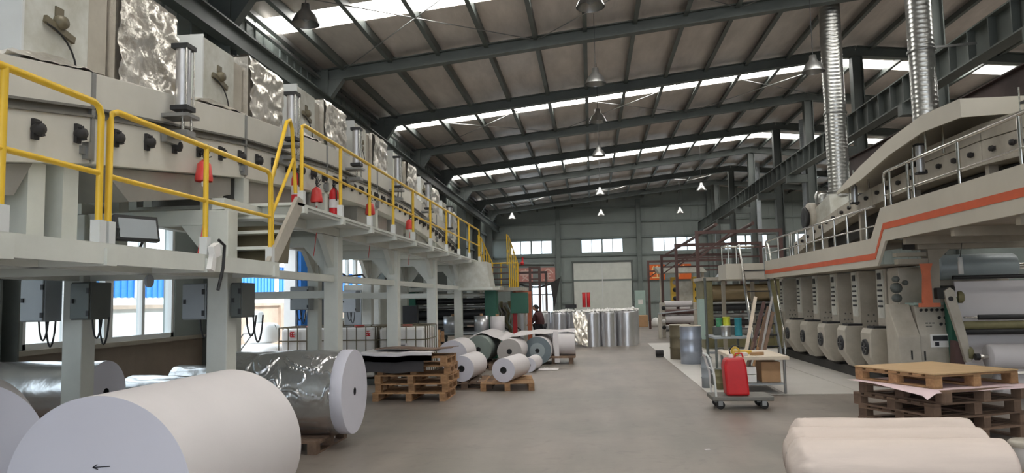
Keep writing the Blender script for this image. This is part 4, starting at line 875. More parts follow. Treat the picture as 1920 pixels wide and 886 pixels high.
# sheets over the left stack
def fs1(u, v):
    x = -3.72 + u * 1.0; s = v * 1.15
    w_ = 0.012 * math.sin(u * 9)
    return (x, 12.8 - s, 0.735 + w_) if s < 0.89 else (x, 11.91 - 0.01 * math.sin(u * 7), 0.735 + w_ - (s - 0.89) * 1.0)
tag(MB().sheet(fs1, 20, 26, 0.012).build('dark_sheet', 'sheet_dark'), 'dark grey sheets draped over the front of the left pallet stack', 'sheet')
def fs2(u, v):
    x = -3.78 + u * 1.2; s = v * 1.05
    w_ = 0.010 * math.sin(u * 8.5 + 1) + 0.004 * math.sin(u * 21)
    return (x, 12.8 - s, 0.785 + w_) if s < 0.93 else (x, 11.87, 0.785 + w_ - (s - 0.93) * 1.1)
tag(MB().sheet(fs2, 24, 26, 0.012).build('white_sheet', 'paper_white'), 'white paper sheets spread on top of the left pallet stack', 'sheet')
def fs3(u, v): return (-3.6 + u * 1.3, 12.12 + v * 0.68, 0.828 + 0.014 * math.sin(u * 7) + 0.01 * math.sin(v * 5))
tag(MB().sheet(fs3, 20, 8, 0.01).build('brown_board', 'wood_dark'), 'thin brown board on top of the white sheets of the left stack', 'board')

def roll(name, label, c0, c1, r, side, face, core=0.045, cat='roll', group=None, ring=None, n=48, wob=0.0):
    c0 = Vector(c0); c1 = Vector(c1); d = (c1 - c0).normalized(); L = (c1 - c0).length
    t = thing(name, label, cat, (c0.x, c0.y, min(c0.z, c1.z) - r), 0, group)
    prof = [(r, 0.004)] + [(r, L * k / 8) for k in range(1, 8)] + [(r, L - 0.004)]
    MB().lathe(prof, c0, d, n=n, wob=wob, seed=r * 31).build('winding', side, t)
    MB().lathe([(core, 0.0), (r * 0.55, 0.002), (r, 0.004)], c0, d, n=n, smooth=False).build('end_face', face, t)
    MB().lathe([(r, L - 0.004), (core, L)], c0, d, n=n, smooth=False).build('end_face', face, t)
    MB().lathe([(core, 0.0), (core, L), ], c0, d, n=16).lathe([(core * 1.0, 0.0), (core * 1.35, -0.002), (core * 1.4, 0.004)], c0, d, n=16).disc(c0 + d * 0.05, d, core, 16).build('core_tube', 'black', t)
    if ring: MB().lathe([(core * 1.2, -0.004), (r * ring, -0.004), (r * ring, 0.002)], c0, d, n=n, smooth=False).build('inner_ring', 'grey_blue_web', t)
    return t
big = roll('paper_roll', 'huge white paper roll with a drawn arrow, in the foreground', (-2.75, 3.95, 0.556), (-2.75, 5.5, 0.556), 0.555, 'paper_white', 'paper_end', core=0.002, n=96)
m = MB()
for a, b in (((-2.77, 0.722), (-2.67, 0.728)), ((-2.77, 0.722), (-2.745, 0.738)), ((-2.77, 0.722), (-2.74, 0.711))): m.beam((a[0], 3.948, a[1]), (b[0], 3.948, b[1]), 0.003, 0.005, up=(0, 0, 1))
m.build('drawn_arrow', 'ink', big)
make_pallet('plastic_pallet', 'green plastic pallet at the lower left corner', 'machine_green', PG, (-4.05, 4.5, 0), 0.73, 0.9, 1.0)
pallet('dark wooden pallet on the green plastic pallet at the lower left', (-4.05, 4.5, PH + 0.001), 0.73)
roll('paper_roll', 'white paper roll cut off at the lower left edge', (-3.80, 4.2, 2 * PH + 0.445), (-4.38, 4.84, 2 * PH + 0.445), 0.44, 'paper_white', 'paper_end', core=0.004, n=64)
# silver roll by the window
for k, l in enumerate(('bottom', 'middle', 'top')): pallet('dark wooden pallet, %s of three under the silver roll by the window' % l, (-5.5, 7.15, k * (PH + 0.001)), 0)
def silver_roll(label, x0, x1, y, z, r, cap=0.0, amp=0.012, mt='silver_web', face='paper_end', crumple=0):
    t = thing('foil_roll', label, 'foil roll', ((x0 + x1) / 2, y, z - r), 0, 'silver foil rolls')
    nu, nv = (170, 200) if crumple else (60, 64); xe = x1 - cap
    def f(u, v):
        a = v * 2 * PI; x = x0 + u * (xe - x0)
        q = Vector((x * 4, math.cos(a) * 2, math.sin(a) * 2))
        e = amp * mnoise.noise(q * 1.3) 
        if crumple:
            da = (a - 0.55 + PI) % (2 * PI) - PI
            wgt = max(0.0, 1 - (da / 0.75) ** 2) * min(1, 3 * u)
            w3 = q + Vector((mnoise.noise(q * 0.9), mnoise.noise(q * 0.9 + Vector((5, 5, 5))), mnoise.noise(q * 0.9 + Vector((9, 1, 4))))) * 0.9
            r1_ = 1 - abs(mnoise.noise(w3 * 0.85)); r2_ = 1 - abs(mnoise.noise(w3 * 1.7 + Vector((3, 1, 2))))
            e += crumple * wgt * (max(0, r1_ - 0.86) / 0.14) ** 1.5 + 0.6 * crumple * wgt * (max(0, r2_ - 0.9) / 0.1) ** 1.5
        rr = r + e; return (x, y - math.cos(a) * rr, z + math.sin(a) * rr)
    MB().sheet(f, nu, nv).build('foil_winding', mt, t)
    MB().lathe([(0.03, 0), (r * 0.99, 0)], (x0, y, z), (1, 0, 0), n=48).build('end_face', face, t)
    if cap: MB().lathe([(r * 0.97, -cap - 0.02), (r + 0.003, -cap), (r + 0.003, -0.006), (r, 0)], (x1, y, z), (1, 0, 0), n=64).build('bare_paper_edge', 'paper_end', t)
    MB().lathe([(r, 0), (0.045, 0.0)], (x1, y, z), (1, 0, 0), n=64, smooth=False).build('end_face', face, t)
    MB().lathe([(0.045, 0.0), (0.045, -0.3), (0, -0.3)], (x1, y, z), (1, 0, 0), n=16).build('core_tube', 'black', t)
    return t
silver_roll('shiny silver foil roll with white ends by the side window', -6.15, -4.86, 7.1, 0.435 + 0.318, 0.315, 0, 0.006)
silver_roll('big crumpled silver foil roll with a white paper end', -4.12, -2.69, 8.3, PH + 0.465, 0.463, 0.13, 0.010, crumple=0.03)
for k in range(2): pallet('dark wooden pallet, %s of two under the low silver rolls' % ('lower', 'upper')[k], (-5.35, 8.7, k * (PH + 0.001)), 0)
silver_roll('nearest low silver roll behind the huge white roll', -5.95, -4.70, 8.42, 0.282 + 0.232, 0.225, 0, 0.008)
silver_roll('middle low silver roll behind the huge white roll', -5.8, -4.55, 8.95, 0.282 + 0.232, 0.225, 0, 0.012)
pallet('dark wooden pallet, lower of two under the farthest low silver roll', (-5.35, 10.1, 0), 0); pallet('dark wooden pallet, upper of two under the farthest low silver roll', (-5.35, 10.1, PH + 0.001), 0)
silver_roll('farthest low silver roll behind the huge white roll', -5.8, -4.95, 10.0, 0.282 + 0.247, 0.24, 0, 0.012)
# rolls in the middle ground
PS = make_pallet('wooden_pallet', 'light wooden pallet under the single white roll in the aisle', 'wood', PG, (-1.6, 13.85, 0), 0.12, 0.95, 1.3)
roll('paper_roll', 'single white paper roll on its own pallet in the aisle', (-1.6, 13.3, PH + 0.213), (-1.42, 14.4, PH + 0.213), 0.212, 'paper_white', 'paper_end')
pallet('dark wooden pallet under the white roll beside the left stack', (-2.36, 14.05, 0), 0.05 + PI / 2)
roll('paper_roll', 'white paper roll beside the left pallet stack', (-2.38, 13.45, PH + 0.233), (-2.3, 14.6, PH + 0.233), 0.232, 'paper_white', 'paper_end')
pallet('dark wooden pallet under the large white roll behind the left stack', (-2.93, 16.2, 0), PI / 2)
roll('paper_roll', 'large white paper roll behind the left pallet stack', (-2.93, 15.5, PH + 0.32), (-2.93, 16.75, PH + 0.32), 0.315, 'paper_white', 'paper_end')
pallet('dark wooden pallet under the green faced roll', (-2.55, 17.95, 0), PI / 2)
roll('paper_roll', 'paper roll with grey green end face among the draped rolls', (-2.66, 17.3, PH + 0.32), (-2.6, 18.6, PH + 0.32), 0.31, 'paper_green', 'paper_green')
pallet('dark wooden pallet under the light grey faced roll', (-1.88, 17.6, 0), PI / 2)
roll('paper_roll', 'paper roll with light grey end face among the draped rolls', (-1.9, 17.0, PH + 0.285), (-1.86, 18.2, PH + 0.285), 0.282, 'paper_white', 'paper_grey')
roll('paper_roll', 'small white paper roll leaning beside the light grey roll', (-1.42, 16.5, 0.16), (-1.34, 17.5, 0.16), 0.157, 'paper_white', 'paper_end', core=0.03)
roll('paper_roll', 'paper roll with slate blue end face and pale centre', (-1.36, 18.3, 0.345), (-1.3, 19.6, 0.345), 0.34, 'paper_white', 'paper_slate', ring=0.55)
t = thing('roll_skid', 'low wooden skid under the white barrel roll', 'skid', (-0.76, 18.9, 0))
for x in (-0.98, -0.56): MB().box(x - 0.05, x + 0.05, 18.6, 19.2, 0, 0.14).build('skid_leg', 'wood_dark', t)
MB().box(-1.05, -0.45, 18.55, 19.25, 0.141, 0.19).build('skid_top', 'wood_dark', t)
roll('paper_roll', 'white barrel shaped roll lying crosswise on a skid', (-1.0, 18.9, 0.19 + 0.27), (-0.45, 18.9, 0.19 + 0.27), 0.265, 'paper_white', 'paper_grey')
# white web draped over the rolls
def drape(u, v):
    x = -3.05 + u * 2.6; xx = x
    pk = [(-3.05, 0.66), (-2.66, 0.80), (-2.3, 0.69), (-2.1, 0.64), (-1.85, 0.735), (-1.6, 0.72), (-1.36, 0.735), (-1.0, 0.74), (-0.45, 0.74)]
    for (a, za), (b, zb) in zip(pk[:-1], pk[1:]):
        if a <= x <= b: s = (x - a) / (b - a); s = s * s * (3 - 2 * s); zt = za + (zb - za) * s; break
    else: zt = pk[-1][1]
    y0 = 17.45 + 0.35 * u + 0.25 * math.sin(u * 9) + (0.9 if u > 0.62 else 0.9 * max(0, (u - 0.5) / 0.12))
    return (x, y0 + v * (19.9 - y0), zt + 0.015 + 0.04 * v + 0.015 * math.sin(x * 7 + v * 5))
tag(MB().sheet(drape, 60, 14, 0.006).build('draped_web', 'paper_white'), 'long white paper web draped wavily over the middle rolls', 'paper web')
def drape2(u, v):
    x = -0.98 + u * 0.12; s = v * 0.75
    return (x + 0.03 * v, 18.6 - 0.05 * v, 0.79 - s + 0.01 * math.sin(v * 12))
tag(MB().sheet(drape2, 4, 14, (0, 0.006, 0)).build('hanging_strip', 'paper_white'), 'white paper strip hanging to the floor by the barrel roll', 'paper strip')
def scrap(u, v):
    return (-1.25 + u * 0.45, 16.9 + v * 0.5, 0.012 + 0.07 * abs(mnoise.noise(Vector((u * 5, v * 5, 3.3)))) * math.sin(PI * u) * math.sin(PI * v) + 0.0)
tag(MB().sheet(scrap, 18, 14, 0.004).build('scrap_paper', 'paper_white'), 'crumpled scrap paper on the floor by the small roll', 'scrap paper')
# low stand with silver reels
t = thing('low_stand', 'grey work stand carrying the small silver reels', 'stand', (-3.2, 20.0, 0))
MB().box(-4.05, -2.3, 19.64, 20.36, 0.70, 0.76).build('stand_top', 'box_grey', t)
for x, y in ((-4.0, 19.69), (-2.35, 19.69), (-4.0, 20.31), (-2.35, 20.31)): MB().box(x - 0.03, x + 0.03, y - 0.03, y + 0.03, 0, 0.7).build('leg', 'dark_steel', t)
def reel(x, y, z, r, h, label, mt='silver_tight'):
    t = thing('foil_reel', label, 'reel', (x, y, z))
    MB().lathe([(0, 0), (r, 0), (r, h), (0.04, h)], (x, y, z), n=32).build('winding', mt, t)
    MB().tube((x, y, z + h - 0.02), (x, y, z + h + 0.06), 0.045, 12).build('core_tube', 'cardboard', t)
reel(-3.76, 20.0, 0.76, 0.25, 0.42, 'silver reel standing on the work stand, nearest the column')
reel(-2.98, 20.05, 0.76, 0.2, 0.42, 'silver reel standing on the work stand, beside the white reel')
reel(-2.55, 20.05, 0.76, 0.2, 0.40, 'white reel standing at the right of the work stand', 'paper_white')
# standing silver rolls
k = 0
def standing(x, y, r, h, label, wob=0.02):
    t = thing('standing_foil_roll', label, 'foil roll', (x, y, 0), 0, 'standing silver foil rolls')
    MB().lathe([(r, 0.0)] + [(r, h * q / 14) for q in range(1, 15)] + [(r * 0.98, h + 0.005), (0.05, h + 0.005)], (x, y, 0), n=40, wob=wob, seed=x * 3 + y).build('winding', 'silver_tight', t)
    def fl_(u, v):
        a = u * 2 * PI; rr = r * (0.15 + 0.9 * v)
        return (x + math.cos(a) * rr, y + math.sin(a) * rr, h + 0.02 + 0.12 * (1 - v) * abs(mnoise.noise(Vector((math.cos(a) * 2 + x, math.sin(a) * 2 + y, v * 3)))) + 0.05 * mnoise.noise(Vector((math.cos(a) * 4 + x, math.sin(a) * 4, v * 5 + y))))
    MB().sheet(fl_, 32, 8).build('plastic_cover', 'plastic_white', t)
SR = [(-0.02, 25.1, 0.28, 1.14, 'front standing silver roll next to the torn foil'), (0.52, 25.15, 0.26, 1.14, 'front standing silver roll, second from the torn foil'), (1.13, 25.3, 0.34, 1.15, 'rightmost and widest standing silver roll at the aisle'),
      (-1.75, 26.4, 0.28, 1.12, 'standing silver roll beside the person'), (-1.18, 26.45, 0.28, 1.12, 'standing silver roll, second to the right of the person'), (-0.6, 26.45, 0.28, 1.12, 'standing silver roll behind the torn foil'),
      (0.15, 26.0, 0.3, 1.15, 'standing silver roll in the second row behind the front left one'), (0.85, 26.1, 0.3, 1.15, 'standing silver roll in the second row behind the wide one'), (-0.9, 27.3, 0.3, 1.14, 'back row standing silver roll left of the red tubes'), (-0.2, 27.3, 0.3, 1.14, 'back row standing silver roll carrying the red tubes'), (0.6, 27.1, 0.3, 1.15, 'back row standing silver roll right of the red tubes'), (1.3, 26.5, 0.3, 1.17, 'back row standing silver roll at the aisle side'), (-2.4, 26.5, 0.28, 1.1, 'leftmost standing silver roll behind the person')]
for a in SR: standing(*a)
for x, s_ in ((-0.29, 'left'), (-0.13, 'right')):
    t = thing('red_tube', 'red tube standing on the silver rolls, %s one of two' % s_, 'tube', (x, 27.3, 1.27))
    MB().lathe([(0, 0), (0.065, 0), (0.065, 0.52), (0.05, 0.52), (0.05, 0.4), (0, 0.4)], (x, 27.3, 1.27), n=18).build('tube_body', 'red', t)
    MB().lathe([(0.067, 0.48), (0.069, 0.5), (0.067, 0.53)], (x, 27.3, 1.27), n=18).build('rim', 'red_lamp', t)
t = thing('tape_box', 'black open tray lying on the silver rolls', 'tray', (-0.72, 26.6, 1.25))
MB().box(-0.95, -0.55, 26.4, 26.75, 1.25, 1.28).box(-0.95, -0.55, 26.4, 26.42, 1.28, 1.38).box(-0.95, -0.55, 26.73, 26.75, 1.28, 1.38).box(-0.95, -0.93, 26.42, 26.73, 1.28, 1.38).box(-0.57, -0.55, 26.42, 26.73, 1.28, 1.38).build('tray_body', 'black', t)
def torn(u, v):
    x = -0.66 + u * 0.5 + 0.1 * v * (1 - u) ; z = 1.1 * (1 - v) + 0.04 + 0.12 * (1 - u) * v
    return (x + 0.05 * mnoise.noise(Vector((u * 4, v * 5, 1))), 24.75 - 0.35 * math.sin(v * 1.6) + 0.09 * mnoise.noise(Vector((u * 6, v * 7, 5))) + 0.25 * (1 - v), z + 0.04 * mnoise.noise(Vector((u * 5, v * 3, 9))))
tag(MB().sheet(torn, 24, 36, (0, 0.006, 0)).build('torn_foil', 'foil_wrap'), 'torn crumpled silver foil sheet hanging off the front rolls', 'foil sheet')
# IBC totes
def tote(x, y, label, full=True, w=0.95, d=1.0, h=1.0):
    t = thing('liquid_tote', label, 'tank', (x, y, 0), 0, 'caged white liquid totes')
    MB().box(x - w / 2 + 0.03, x + w / 2 - 0.03, y - d / 2 + 0.03, y + d / 2 - 0.03, 0.15, 0.13 + h - 0.03).build('tank', 'plastic_white', t, bevel=0.05)
    MB().lathe([(0.1, 0), (0.1, 0.04), (0, 0.04)], (x, y, 0.13 + h - 0.03), n=16).build('lid', 'red', t)
    MB().box(x - w / 2, x + w / 2, y - d / 2, y + d / 2, 0.0, 0.12).build('base_pallet', 'dark_steel', t)
    for k in range(6):
        xx = x - w / 2 + w * k / 5; yy = y - d / 2 + d * k / 5
        MB().tube((xx, y - d / 2, 0.12), (xx, y - d / 2, 0.13 + h), 0.011, 6).build('cage_bar', 'drum_brown', t); MB().tube((xx, y + d / 2, 0.12), (xx, y + d / 2, 0.13 + h), 0.011, 6).build('cage_bar', 'drum_brown', t)
        MB().tube((x + w / 2, yy, 0.12), (x + w / 2, yy, 0.13 + h), 0.011, 6).build('cage_bar', 'drum_brown', t); MB().tube((x - w / 2, yy, 0.12), (x - w / 2, yy, 0.13 + h), 0.011, 6).build('cage_bar', 'drum_brown', t)
    for z in (0.35, 0.62, 0.87, 0.13 + h):
        a, b, c, e = x - w / 2, x + w / 2, y - d / 2, y + d / 2
        MB().path([(a, c, z), (b, c, z), (b, e, z), (a, e, z), (a, c, z)], 0.012, 6).build('cage_ring', 'drum_brown', t)
    return t
tt = [tote(-5.68, 14.75, 'caged white tote with red characters, leftmost, by the open door'), tote(-4.68, 14.75, 'caged white tote, middle one between the columns'), tote(-3.69, 14.75, 'caged tote with white notice, right one near the left stack')]
def redchars(t, xs_, y, z):
    for x in xs_:
        m = MB(); s = 0.1
        for (a, b, c, d) in [(-.4, .45, .4, .45), (-.4, .45, -.4, -.45), (-.4, 0, .45, 0), (0, .45, 0, -.45), (.1, -.2, .3, -.35), (-.4, -.45, .45, -.45)]:
            m.beam((x + a * s, y, z + b * s), (x + c * s, y, z + d * s), 0.008, 0.018, up=(-(d - b), 0, (c - a)))
        m.build('red_character', 'red', t)
redchars(tt[0], (-5.88, -5.48), 14.245, 1.0); redchars(tt[1], (-4.35,), 14.245, 1.0)
MB().box(-3.9, -3.55, 14.23, 14.24, 0.62, 0.8).build('notice', 'paper_white', tt[2])
for k in range(4): MB().box(-3.87, -3.87 + (0.26, 0.2, 0.24, 0.15)[k], 14.224, 14.23, 0.76 - k * 0.035, 0.772 - k * 0.035).build('text_line', 'ink', tt[2])
t = thing('slat_crate', 'brown slatted crate behind the totes', 'crate', (-3.75, 16.75, 0))
MB().box(-4.0, -3.45, 16.75, 17.15, 0.02, 0.08).build('crate_floor', 'wood', t)
for k in range(5): MB().box(-4.0 + k * 0.125, -3.93 + k * 0.125, 16.72, 16.74, 0.0, 0.95).build('slat', 'wood', t); MB().box(-4.0 + k * 0.125, -3.93 + k * 0.125, 17.16, 17.18, 0.0, 0.95).build('slat', 'wood', t)
for z in (0.25, 0.6, 0.9): MB().box(-4.0, -3.43, 16.74, 16.75, z, z + 0.06).box(-4.0, -3.43, 17.15, 17.16, z, z + 0.06).build('rail', 'black', t)
tag(MB().box(-5.02, -4.72, 13.75, 14.05, 0.0, 0.62).build('cardboard_box', 'cardboard', bevel=0.01), 'tall cardboard box in front of the middle tote', 'box')
# sacks and cart outside the open door
for k, (x, y, z, s_, l) in enumerate([(-7.7, 16.6, 0.0, (1.0, 1.2, 0.75), 'large white sack outside the open door'), (-7.8, 17.1, 0.72, (0.7, 0.8, 0.5), 'white sack on top of the large sack outside'), (-8.0, 17.2, 1.2, (0.3, 0.35, 0.3), 'small white drum on the sacks outside')]):
    def fk(u, v, x=x, y=y, z=z, s_=s_, k=k):
        a = u * 2 * PI; b = (v - 0.5) * PI; cb = math.cos(b); sb = math.sin(b)
        e = 0.5
        f_ = lambda q: math.copysign(abs(q) ** e, q)
        return (x + s_[0] / 2 * f_(cb) * f_(math.cos(a)) * (1 + 0.08 * mnoise.noise(Vector((a, v * 4, k)))), y + s_[1] / 2 * f_(cb) * f_(math.sin(a)), -0.05 + z + s_[2] / 2 * (1 + f_(sb)))
    tag(MB().sheet(fk, 24, 14).build('bulk_sack', 'outside_white'), l, 'sack')
t = thing('hand_cart', 'thin wire hand cart standing outside the open door', 'cart', (-7.3, 14.9, -0.05))
MB().path([(-7.4, 14.2, 0.1), (-7.3, 14.6, 0.7), (-7.2, 14.9, 1.0), (-7.0, 14.9, 1.0), (-7.1, 14.6, 0.7), (-7.2, 14.2, 0.1)], 0.015, 6).build('cart_frame', 'seam', t)
MB().tube((-7.3, 14.6, 0.7), (-7.1, 14.6, 0.7), 0.012, 6).tube((-7.35, 14.4, 0.4), (-7.15, 14.4, 0.4), 0.012, 6).build('cross_bar', 'seam', t)
for x in (-7.4, -7.2): MB().lathe([(0, 0), (0.1, 0), (0.1, 0.04), (0, 0.04)], (x, 14.2, 0.05), (1, 0, 0), n=14).build('wheel', 'rubber', t)
# ---- right foreground: cream rolls
pallet('low wooden pallet under the three cream rolls', (2.15, 6.05, 0), 0.0, P1)
def cream(x0, x1, y, label, sd):
    r = 0.215; z = PH + 0.008 + r
    t = thing('wrapped_roll', label, 'roll', ((x0 + x1) / 2, y, z - r), 0, 'cream wrapped rolls')
    def f(u, v):
        a = v * 2 * PI; uu = u
        tap = 1.0
        if u < 0.06: tap = 0.55 + 0.45 * math.sin(u / 0.06 * PI / 2)
        if u > 0.95: tap = 0.35 + 0.65 * math.sin((1 - u) / 0.05 * PI / 2)
        w_ = 0.006 * mnoise.noise(Vector((u * 3 + sd, math.cos(a) * 3, math.sin(a) * 3))) + 0.006 * mnoise.noise(Vector((u * 2 + sd, a * 5, 4))) * 1.0
        if u < 0.1: w_ += 0.018 * mnoise.noise(Vector((u * 30, a * 6, sd)))
        rr = (r - 0.004 + w_) * tap; return (x0 + u * (x1 - x0), y - math.cos(a) * rr, z + math.sin(a) * rr)
    MB().sheet(f, 70, 56).build('wrapping', 'paper_cream', t)
    MB().lathe([(0.0, 0.0), (r * 0.55, 0.002), (r * 0.57, 0.02)], (x0 - 0.001, y, z), (1, 0, 0), n=24).build('end_fold', 'paper_cream', t)
    MB().lathe([(0.0, 0.0), (r * 0.36, -0.002), (r * 0.38, -0.02)], (x1 + 0.001, y, z), (1, 0, 0), n=24).build('end_fold', 'paper_cream', t)
cream(1.36, 2.86, 5.6, 'front cream wrapped roll at the lower right', 1.0)
cream(1.45, 2.93, 6.05, 'middle cream wrapped roll of the three', 5.0)
cream(1.6, 3.05, 6.5, 'rear cream wrapped roll of the three', 9.0)
# right pallet stack
PR = make_pallet('wooden_pallet', 'weathered wooden pallet at the bottom of the right stack', 'wood_dark', PG, (3.88, 9.1, 0), 0.42, 1.18, 1.18)
for k, (dx, dy, rz, l) in enumerate([(0.02, 0.02, 0.45, 'second'), (-0.03, 0.03, 0.38, 'third'), (0.02, -0.03, 0.43, 'fourth')]):
    pallet('weathered wooden pallet, %s from the bottom of the right stack' % l, (3.88 + dx, 9.1 + dy, (PH + 0.001) * (k + 1)), rz, PR)
PT = make_pallet('wooden_pallet', 'light topmost pallet of the right stack', 'wood', PG, (3.86, 9.12, (PH + 0.001) * 4 + 0.012), 0.4, 1.15, 1.15)
t = tag(MB().bx((3.86, 9.12, (PH + 0.001) * 5 + 0.02), (1.16, 1.16, 0.012), rz=0.4).build('plywood_sheet', 'plywood'), 'light plywood sheet on top of the right pallet stack', 'plywood')
R4 = Matrix.Rotation(0.36, 3, 'Z')
def pk_(u, v):
    p = R4 @ Vector((-0.72 + u * 1.4, -0.66 + v * 1.2, 0)); e = 0.0
    lx = -0.72 + u * 1.4; ly = -0.66 + v * 1.2
    dz = -0.22 * max(0, (-lx - 0.6)) * 3 * (1 if True else 0) * max(0, -ly + 0.1) - 0.5 * max(0, -ly - 0.60)
    return (3.86 + p.x, 9.12 + p.y, (PH + 0.001) * 4 + 0.008 + dz)
tag(MB().sheet(pk_, 24, 20, 0.003).build('pink_paper', 'paper_pink'), 'pale pink paper hanging out below the top pallet of the right stack', 'paper')
# bucket, tube
t = thing('plastic_bucket', 'white plastic bucket with lid at the lower right edge', 'bucket', (3.66, 6.9, 0))
MB().lathe([(0, 0), (0.1, 0), (0.13, 0.28), (0.135, 0.29)], (3.66, 6.9, 0), n=24).build('bucket_body', 'plastic_white', t)
MB().lathe([(0.15, 0.27), (0.16, 0.30), (0.14, 0.32), (0, 0.325)], (3.66, 6.9, 0), n=24).build('lid', 'beige', t)
MB().box(3.57, 3.63, 6.785, 6.79, 0.1, 0.2).build('label', 'oxide', t)
tag(MB().lathe([(0.045, 0), (0.06, 0), (0.06, 1.0), (0.045, 1.0), (0.045, 0)], (3.4, 6.62, 0.06), (1, 0.0, 0), n=20).build('cardboard_tube', 'cardboard'), 'brown cardboard tube lying in front of the white bucket', 'tube')
# ---- trolley with red jerrycan
t = thing('platform_trolley', 'grey platform trolley with tubular handle in the right aisle', 'trolley', (2.05, 11.1, 0))
MB().box(1.64, 2.48, 10.85, 11.4, 0.125, 0.185).build('deck', 'seam', t, bevel=0.012)
for x in (1.76, 2.36):
    for y in (10.95, 11.3):
        MB().lathe([(0, -0.02), (0.05, -0.02), (0.06, -0.015), (0.06, 0.015), (0.05, 0.02), (0, 0.02)], (x, y, 0.06), (0, 1, 0), n=18).build('caster_wheel', 'rubber', t)
        MB().box(x - 0.03, x + 0.03, y - 0.03, y - 0.024, 0.05, 0.14).box(x - 0.03, x + 0.03, y + 0.024, y + 0.03, 0.05, 0.14).build('caster_fork', 'bare_steel', t)
MB().path([(1.70, 10.9, 0.18), (1.68, 10.9, 0.5), (1.62, 10.9, 0.72), (1.60, 10.95, 0.76), (1.60, 11.3, 0.76), (1.62, 11.35, 0.72), (1.68, 11.35, 0.5), (1.70, 11.35, 0.18)], 0.016, 8).build('handle', 'paint_white', t)
MB().tube((1.67, 10.9, 0.55), (1.67, 11.35, 0.55), 0.012, 8).build('cross_bar', 'paint_white', t)
MB().bx((1.69, 11.1, 0.4), (0.02, 0.25, 0.14)).build('number_plate', 'dark_steel', t)
t = thing('red_canister', 'tall red plastic canister on the trolley', 'canister', (2.0, 11.05, 0.186))
MB().add([], []).prism([(1.85, 0.187), (2.17, 0.187), (2.14, 0.60), (2.11, 0.72), (1.86, 0.70), (1.83, 0.6)], 'y', 10.92, 11.2).build('body', 'red', t, bevel=0.03)
MB().tube((1.95, 11.05, 0.71), (1.95, 11.05, 0.76), 0.035, 12).build('cap', 'plastic_white', t)
MB().path([(2.0, 11.05, 0.715), (2.02, 11.05, 0.77), (2.1, 11.05, 0.77), (2.12, 11.05, 0.71)], 0.012, 6).build('handle', 'red', t)
# table
t = thing('work_table', 'small low work table with wooden top by the trolley', 'table', (2.68, 13.1, 0))
MB().box(2.24, 3.12, 12.5, 14.0, 0.55, 0.605).build('table_top', 'wood_table', t, bevel=0.004)
for x in (2.3, 3.05):
    for y in (12.56, 13.94): MB().tube((x, y, 0.0), (x, y, 0.56), 0.022, 10).build('leg', 'bare_steel', t)
MB().box(2.3, 3.05, 12.55, 13.9, 0.15, 0.17).build('shelf', 'box_grey', t)
t = thing('carton', 'brown cardboard carton under the work table', 'box', (2.88, 12.9, 0.17))
MB().box(2.72, 3.02, 12.7, 13.1, 0.171, 0.50).build('carton_body', 'cardboard', t, bevel=0.006); MB().box(2.72, 3.02, 12.88, 12.92, 0.50, 0.503).build('tape', 'wood_table', t)
for k, z in enumerate((0.18, 0.31)): tag(MB().box(2.38, 2.62, 12.62, 12.85, z, z + 0.12).build('paper_box', 'plastic_white', bevel=0.006), '%s white box under the work table' % ('lower', 'upper')[k], 'box')
for k, (x, y, s_, m_, l) in enumerate([(2.42, 12.75, (0.18, 0.16, 0.05), 'paper_white', 'white paper pad on the work table'), (2.5, 13.1, (0.25, 0.2, 0.06), 'machine_yellow', 'yellow box lying on the work table'), (2.68, 12.8, (0.22, 0.1, 0.05), 'cardboard', 'brown block on the work table')]):
    tag(MB().bx((x, y, 0.606 + s_[2] / 2), s_, rz=0.3 * k).build('table_item', m_, bevel=0.006), l, 'packet')
t = thing('tape_gun', 'tape dispenser with yellow roll hanging at the table edge', 'tape dispenser', (2.32, 12.6, 0.606))
MB().lathe([(0.045, -0.025), (0.075, -0.025), (0.075, 0.025), (0.045, 0.025), (0.045, -0.025)], (2.3, 12.62, 0.685), (0, 1, 0.1), n=20).build('tape_roll', 'machine_yellow', t)
MB().path([(2.22, 12.6, 0.62), (2.2, 12.6, 0.7), (2.26, 12.6, 0.78), (2.36, 12.6, 0.77)], 0.012, 6).build('frame', 'black', t)
tag(MB().lathe([(0, 0), (0.13, 0), (0.14, 0.22), (0.13, 0.22), (0.12, 0.01), (0, 0.01)], (2.5, 13.2, 0.171), n=20).build('paint_pail', 'drum_brown'), 'brown pail on the lower shelf of the work table', 'pail')
def drum(x, y, r, h, mt, label, lid='beige'):
    t = thing('steel_drum', label, 'drum', (x, y, 0))
    MB().lathe([(0, 0), (r, 0), (r, h * 0.3), (r + 0.012, h * 0.33), (r, h * 0.36), (r, h * 0.63), (r + 0.012, h * 0.66), (r, h * 0.69), (r, h * 0.97), (r + 0.01, h)], (x, y, 0.008), n=32).build('drum_body', mt, t)
    MB().lathe([(r + 0.01, h), (r - 0.01, h + 0.015), (r - 0.02, h - 0.005), (0, h)], (x, y, 0.008), n=32).build('lid', lid, t)
    return t
drum(2.3, 18.2, 0.25, 0.88, 'drum_blue', 'blue grey steel drum beside the aisle'); drum(2.2, 19.6, 0.25, 0.86, 'drum_brown', 'brown steel drum behind the blue grey drum')
drum(1.95, 13.45, 0.09, 0.52, 'box_grey', 'slim grey canister left of the work table', 'dark_steel'); drum(2.12, 13.2, 0.07, 0.34, 'olive', 'small olive can at the foot of the work table', 'dark_steel')
tag(MB().box(2.21, 2.27, 15.17, 15.23, 0.008, 0.02).tube((2.24, 15.2, 0.02), (2.24, 15.2, 1.95), 0.025, 10).build('steel_post', 'dark_steel'), 'thin dark steel post standing by the work table', 'post')
